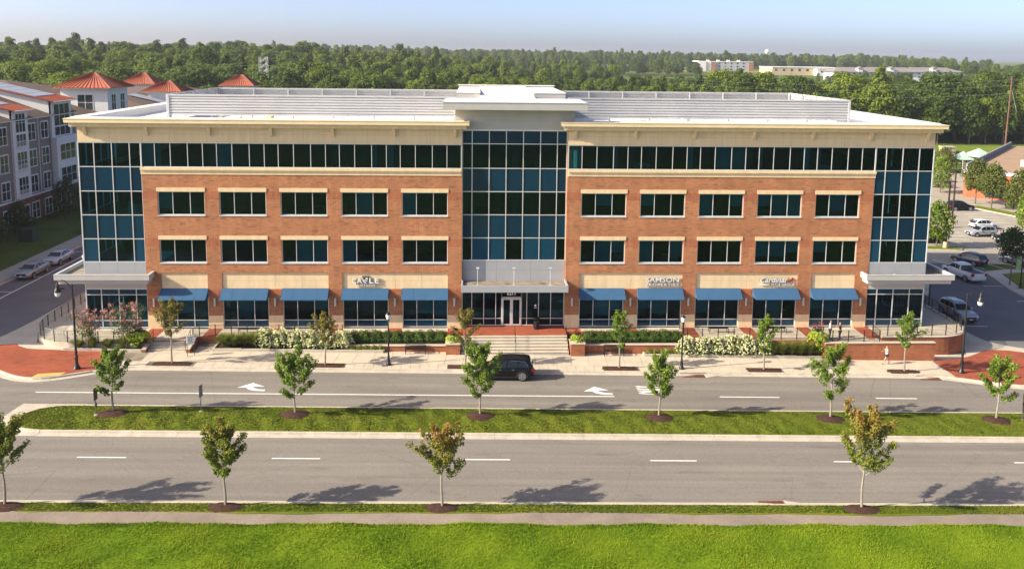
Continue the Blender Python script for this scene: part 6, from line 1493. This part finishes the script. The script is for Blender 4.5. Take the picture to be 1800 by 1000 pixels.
pf = empty('pond_fence', (0,0,0), 0, 'dark post fence between car park and pond', 'fence')
for k in range(26): MB().box(100+k*1.6-.06,100+k*1.6+.06,133+k*.55-.06,133+k*.55+.06,-3.4,-1.7).build('post', blackm, pf)
for z in (-1.8,-2.5): MB().tube([(100,133,z),(140,146.75,z)], .04, 5).build('rail', blackm, pf)
sheet('embankment_path', [(60,194),(150,196),(150,198.5),(60,196.5)], .2, concrete2)

# ================================================================== WOODS
L_for = leafmat('forest_leaves', [(.055,.092,.013),(.090,.142,.018),(.130,.188,.025),(.180,.232,.036)], .38, .7, .48)
def forest_mesh(seed, H, W, n_cl, leaves, shape):
    r = np.random.default_rng(seed); C=[];N=[];T_=[]
    for i in range(n_cl):
        u = (i+.5)/n_cl; z = H*(.22+.74*u) if shape==0 else H*(.30+.66*u)
        prof = np.sin(np.pi*np.clip(.10+u*.86,0,1))**.6 if shape==0 else np.clip(1.02-u*.85,.1,1)**.8
        rad = W*.5*prof*r.uniform(.45,.95); a = i*2.399+r.uniform(-.4,.4); cr = W*.155*r.uniform(.75,1.35)*(.75+.35*prof)
        c = np.array([np.cos(a)*rad*.86, np.sin(a)*rad*.86, z]); d = r.normal(size=(leaves,3)); d /= np.linalg.norm(d,axis=1)[:,None]; d[:,2] = np.where(d[:,2] < -.35, -d[:,2], d[:,2])
        p = d*cr*r.uniform(.55,1.08,(leaves,1))*np.array([1,1,.8]); C.append(c+p); N.append(d*1.3+np.array([0,0,.5])); T_.append(r.uniform(.1,.75,leaves)+.12*(i%3-1))
    return np.concatenate(C), np.concatenate(N), np.concatenate(T_)
FT = []
for s_,(H,W,nc,lv,shp_) in enumerate([(18,13,54,90,0),(20,13.5,56,90,0),(16,12.5,52,90,0),(19,10.5,46,84,0),(14.5,11,44,84,0),(21,8.5,42,80,1),(17,15,60,92,0)]):
    C,N,T_ = forest_mesh(200+s_, H, W, nc, lv, shp_); proto = empty('forest_tree', (0,0,-60))
    cr = leaf_mesh('crown', C, .68, T_, L_for, N, .75, proto, spread=.9)
    tb = MB().tube([(0,0,-.6),(.1,0,H*.35),(0,.1,H*.8)], [.30,.2,.06], 6)
    for k in range(9): a = k*2.4; tb.tube([(0,0,H*(.28+.05*k)),(math.cos(a)*W*.34,math.sin(a)*W*.34,H*(.42+.055*k))], [.10,.03], 4)
    tk = tb.build('trunk', bark, proto); FT.append((H,W,proto,cr.data,tk.data))
    for o in (cr,tk,proto): bpy.data.objects.remove(o)
def place_forest():
    r = random.Random(5); pts = []
    def tall(x,y):
        if y > 600: return 1.0
        k = smooth((x+70)/130); q = 1-.26*k
        if x > 85 and y < 275: q = 1.02
        return q
    def zone(x0,x1,y0,y1,sp,cond=lambda x,y: True, hs=(.85,1.15)):
        y = y0
        while y < y1:
            x = x0+r.random()*sp
            while x < x1:
                X, Y = x+r.uniform(-.35,.35)*sp, y+r.uniform(-.35,.35)*sp
                if cond(X,Y): pts.append((X,Y,r.uniform(*hs)*tall(X,Y)*(1.12 if r.random() < .08 else 1)))
                x += sp
            y += sp*.9
    inview = lambda x,y: abs(x+3.5-.043*(y+75)) < (y+75)*.66+15
    gap = lambda x,y: not (x > .28*(y-300)-(-40) and y > 395) if y > 395 else True
    zone(-330,260,200,400,7.8, lambda x,y: inview(x,y) and not (x > 95 and y < 203), (.72,1.2))
    zone(-260,-95,128,200,7.5, lambda x,y: inview(x,y) and not (-104 < x < -58 and y < 162) and not (-130<x<-80 and y<128), (.7,1.0))
    zone(-95,-20,168,200,7.5, inview, (.62,.85))
    zone(-400,105,400,560,10.0, lambda x,y: inview(x,y) and x < 20+.55*(y-400), (.85,1.35))          # higher woods behind, left and centre
    zone(-600,700,1080,1500,17, lambda x,y: inview(x,y), (.8,1.15))
    zone(-200,640,740,800,14, lambda x,y: inview(x,y) and (x<215 or x > 440), (.6,.9))
    zone(285,480,600,645,10, inview, (.42,.62))
    return pts
PTS = place_forest()
def in_depth(p): return math.hypot(p[0]+3.5, p[1]+75)
PTS.sort(key=in_depth)
grp = {}
VIS = []
tone = ['broad green','dense tall green','wide low green','narrow upright green','small rounded green','conical dark green','spreading green']
rf_ = random.Random(9)
def visible(p):  # crowns that rise above office roof / apartments from the street
    return True
near, far_ = [], []
rows = {}
for p in PTS:
    # a crown is hidden when two rows of woods stand in front of it on the same sight line; keep the fringe as single trees
    key = round(math.atan2(p[0]+3.5, p[1]+75)/.022); c = rows.get(key, 0); rows[key] = c+1
    (near if (c < 6 and len(near) < 300 and not (abs(p[0]) < 26 and p[1] < 230)) else far_).append(p)
for x,y,s_ in near:
    k = rf_.choices(range(7), [5,4,5,2,3,.6,6])[0]; H,W,_,cd,td = FT[k]
    o = bpy.data.objects.new('forest_tree', None); COL.objects.link(o); o.location = (x,y,terrain(x,y)-.2); o.rotation_euler = (0,0,rf_.random()*6.28); q = s_; o.scale = (q*rf_.uniform(.9,1.15),q*rf_.uniform(.9,1.15),q)
    tag(o, tone[k]+' tree in the woods behind the buildings', 'tree', tone[k]+' trees of the woods')
    for nm,d in (('crown',cd),('trunk',td)): c = bpy.data.objects.new(nm, d); COL.objects.link(c); c.parent = o
# the rest of the woods, far too many to count: instanced on points by geometry nodes
def woods():
    src = bpy.data.collections.new('woods_source'); 
    for k in range(7):
        o = bpy.data.objects.new('woods_tree', FT[k][3]); src.objects.link(o)
    me = bpy.data.meshes.new('woods'); me.from_pydata([(x,y,terrain(x,y)-.2) for x,y,_ in far_], [], [])
    a = me.attributes.new('sc','FLOAT','POINT'); a.data.foreach_set('value', [p[2] for p in far_])
    o = bpy.data.objects.new('woods', me); COL.objects.link(o); tag(o, 'far woodland canopy behind the buildings up to the horizon', 'woods', kind='stuff')
    ng = bpy.data.node_groups.new('woods_nodes','GeometryNodeTree'); ng.interface.new_socket('Geometry', in_out='INPUT', socket_type='NodeSocketGeometry'); ng.interface.new_socket('Geometry', in_out='OUTPUT', socket_type='NodeSocketGeometry')
    N = ng.nodes; gi, go = N.new('NodeGroupInput'), N.new('NodeGroupOutput'); ci = N.new('GeometryNodeCollectionInfo'); ci.inputs['Collection'].default_value = src; ci.inputs['Separate Children'].default_value = True; ci.inputs['Reset Children'].default_value = True
    iop = N.new('GeometryNodeInstanceOnPoints'); iop.inputs['Pick Instance'].default_value = True
    rv = N.new('FunctionNodeRandomValue'); rv.data_type = 'FLOAT_VECTOR'; rv.inputs[0].default_value = (0,0,0); rv.inputs[1].default_value = (0,0,6.28)
    na = N.new('GeometryNodeInputNamedAttribute'); na.data_type = 'FLOAT'; na.inputs[0].default_value = 'sc'
    lk = ng.links.new; lk(gi.outputs[0], iop.inputs['Points']); lk(ci.outputs[0], iop.inputs['Instance']); lk(rv.outputs[0], iop.inputs['Rotation']); lk(na.outputs[0], iop.inputs['Scale']); lk(iop.outputs[0], go.inputs[0])
    md_ = o.modifiers.new('woods','NODES'); md_.node_group = ng
woods()
# ================================================================== FAR LANDMARKS
steel = pm('galvanised', (.42,.43,.43), .1, 2, .5, metal=.4)
py = empty('lattice_pylon', (-78,228,terrain(-78,228)), 0, 'pale steel lattice pylon rising from the woods', 'pylon')
hp = 23.2-terrain(-78,228)
for sx in (-1,1):
    for sy in (-1,1): MB().tube([(sx*1.5,sy*1.5,0),(sx*1.5*.8,sy*1.5*.8,hp)], .11, 4).build('leg', steel, py)
for k in range(12):
    z0, z1 = hp*k/12, hp*(k+1)/12; w0, w1 = 1.5*(1-.2*k/12), 1.5*(1-.2*(k+1)/12)
    b = MB()
    for sy in (-1,1): b.tube([(-w0,sy*w0,z0),(w1,sy*w1,z1)], .06, 4); b.tube([(w0,sy*w0,z0),(-w1,sy*w1,z1)], .06, 4); b.tube([(sy*w0,-w0,z0),(sy*w1,w1,z1)], .06, 4)
    o = b.build('lattice_brace', steel, py); o['kind'] = 'stuff'
up = empty('utility_pole', (166,189,terrain(166,189)), 0, 'brown wooden utility pole in front of the right-hand woods', 'pole'); wood = pm('pole_wood', (.15,.075,.05), .2, 3, .9, stretch=(1,1,.2)); h_ = 19.7-terrain(166,189)
MB().tube([(0,0,0),(.3,0,h_)], [.30,.2], 8).build('pole', wood, up, smooth=True); MB().box(-1.5,2.0,-.1,.1,h_-1.2,h_-.95).build('crossarm', wood, up); MB().tube([(.25,0,h_-3),(2.4,-.5,h_-11)], .05, 4).build('guy_wire', steel, up)
def wire(a, b, sag, label, grp_):
    P = [Vector(a).lerp(Vector(b),t/16)-Vector((0,0,sag*4*(t/16)*(1-t/16))) for t in range(17)]; tag(MB().tube([p[:] for p in P], .022, 4).build('power_line', steel), label, 'cable', grp_)
for z in (20.5,17.3): wire((-78,226,z),(-235,190,z-2), 2.5, 'pale power line running from the pylon past the orange towers', 'lines from the pylon'); wire((-78,226,z),(40,206,z-7), 2.5, 'pale power line sagging from the pylon into the woods', 'lines into the woods')
for z in (18.8,17.0,14.5): wire((166,188,z),(60,205,z-1), 2, 'faint power line strung to the wooden pole before the woods', 'lines to the wooden pole'); wire((166,188,z),(290,170,z+1), 2, 'faint power line leaving the wooden pole', 'lines beyond the wooden pole')
def far_block(name, x, y, w, d, z0, h, mats, label, cols, rows_, roof=None):
    r = empty(name, (x,y,z0), 0, label, 'building'); MB().box(0,w,0,d,-6,h).build('wall', mats[0], r)
    for i in range(cols):
        for j in range(rows_):
            cw = w/cols; MB().box(cw*(i+.36), cw*(i+.64), -.12, .05, h*(j+.35)/rows_, h*(j+.75)/rows_).build('window', winglass, r)
    if roof: MB().add([(-2,-2,h),(w+2,-2,h),(w+2,d+2,h),(-2,d+2,h),(w*.18,d/2,h+roof),(w*.82,d/2,h+roof)], [(0,1,5,4),(1,2,5),(2,3,4,5),(3,0,4)]).build('roof', mats[1], r)
    else: MB().box(-.4,w+.4,-.4,d+.4,h,h+.7).build('parapet', mats[1], r)
    return r
hw_ = pm('far_white', (.68,.68,.68), .04, .1, .8); hg = pm('far_grey', (.36,.38,.42), .05, .1, .8); hb = pm('far_brown', (.30,.16,.10), .1, .1, .8); hr_ = pm('far_roof_grey', (.22,.20,.195), .1, .05, .9)
ht = far_block('hotel', 251, 900, 64, 24, 5.5, 14, (hg,hw_), 'white and grey four-storey hotel block far beyond the woods', 9, 4)
MB().box(0,9,-2.5,24,-6,15).build('stair_tower', hw_, ht); MB().box(9.2,15,-1.2,0,-6,14.2).build('pale_bay', hw_, ht); MB().box(15.2,21,-1.4,0,-6,13.6).build('brown_bay', hb, ht); MB().box(59,64.5,-1.4,0,-6,13.4).build('brown_bay', hb, ht)
for k in range(4): MB().box(12+12*k,15+12*k,6,9,14.6,16.2).build('rooftop_unit', hw_, ht)
far_block('warehouse', 303, 800, 66, 40, 9.5, 5.6, (basec,hw_), 'long low beige store with white roof far behind the woods', 8, 1)
far_block('low_store', 347, 790, 36, 20, 9.0, 4.4, (hw_,hw_), 'low white store front beside the far grey-roofed houses', 4, 1)
for x,w,y,lb in ((309,46,660,'grey hipped roof far apartment house beside the white store'),(346,58,690,'widest far apartment house with grey hipped roof and pale dormer'),(405,52,720,'far grey-roofed apartment house nearest the woods edge')):
    fb = far_block('far_house', x, y, w, 22, 7.2, 6.2, (hw_,hr_), lb, 9, 2, 4.0)
    MB().box(w*.5-2,w*.5+2,-1,5,6.5,9.2).build('dormer', hw_, fb); MB().add([(w*.5-2.6,-1.6,9.2),(w*.5+2.6,-1.6,9.2),(w*.5+2.6,5,9.2),(w*.5-2.6,5,9.2),(w*.5,-1.6,10.8),(w*.5,6,10.8)], [(0,1,4),(1,2,5,4),(3,0,4,5),(2,3,5)]).build('dormer_roof', hr_, fb)
fieldm = grassmat('far_field', (.30,.24,.09),(.26,.25,.08),(.20,.22,.06))
tag(MB().prism([(170,830),(260,835),(360,840),(420,900),(300,1000),(190,980)], 5.0, 9.2).build('field', fieldm), kind='structure')
tag(MB().prism([(140,1000),(300,1010),(300,1022),(140,1012)], 5.0, 11.5).build('highway', concrete2), kind='structure')
rw = far_block('road_barrier', 150, 1030, 55, 3, 11, 2.4, (hw_,hw_), 'pale low wall along the far highway', 6, 1)
rad = empty('radome_mast', (640,1800,12), 0, 'small white dish on a mast on the far skyline', 'mast'); MB().tube([(0,0,0),(0,0,20)], .8, 6).build('mast', hw_, rad); MB().lathe([(.5,20),(4,23),(5.5,27),(3,31),(.2,32)], 10).build('dish', hw_, rad, smooth=True)
# ================================================================== HAZE
hz = MB().box(-2600,2600,-400,3400,-12,46).build('haze', None or pm('haze_air', (.8,.8,.8)))
hz.data.materials.clear(); hm = bpy.data.materials.new('haze_volume'); hm.use_nodes = True; hn = hm.node_tree; hn.nodes.clear()
ho = hn.nodes.new('ShaderNodeOutputMaterial'); hv_ = hn.nodes.new('ShaderNodeVolumePrincipled'); hv_.inputs['Color'].default_value = (.86,.91,1,1); hv_.inputs['Density'].default_value = .00012; hv_.inputs['Anisotropy'].default_value = .2
hn.links.new(hv_.outputs[0], ho.inputs['Volume']); hz.data.materials.append(hm); hz['kind'] = 'stuff'; tag(hz, 'thin bluish summer haze over the woods', 'haze')
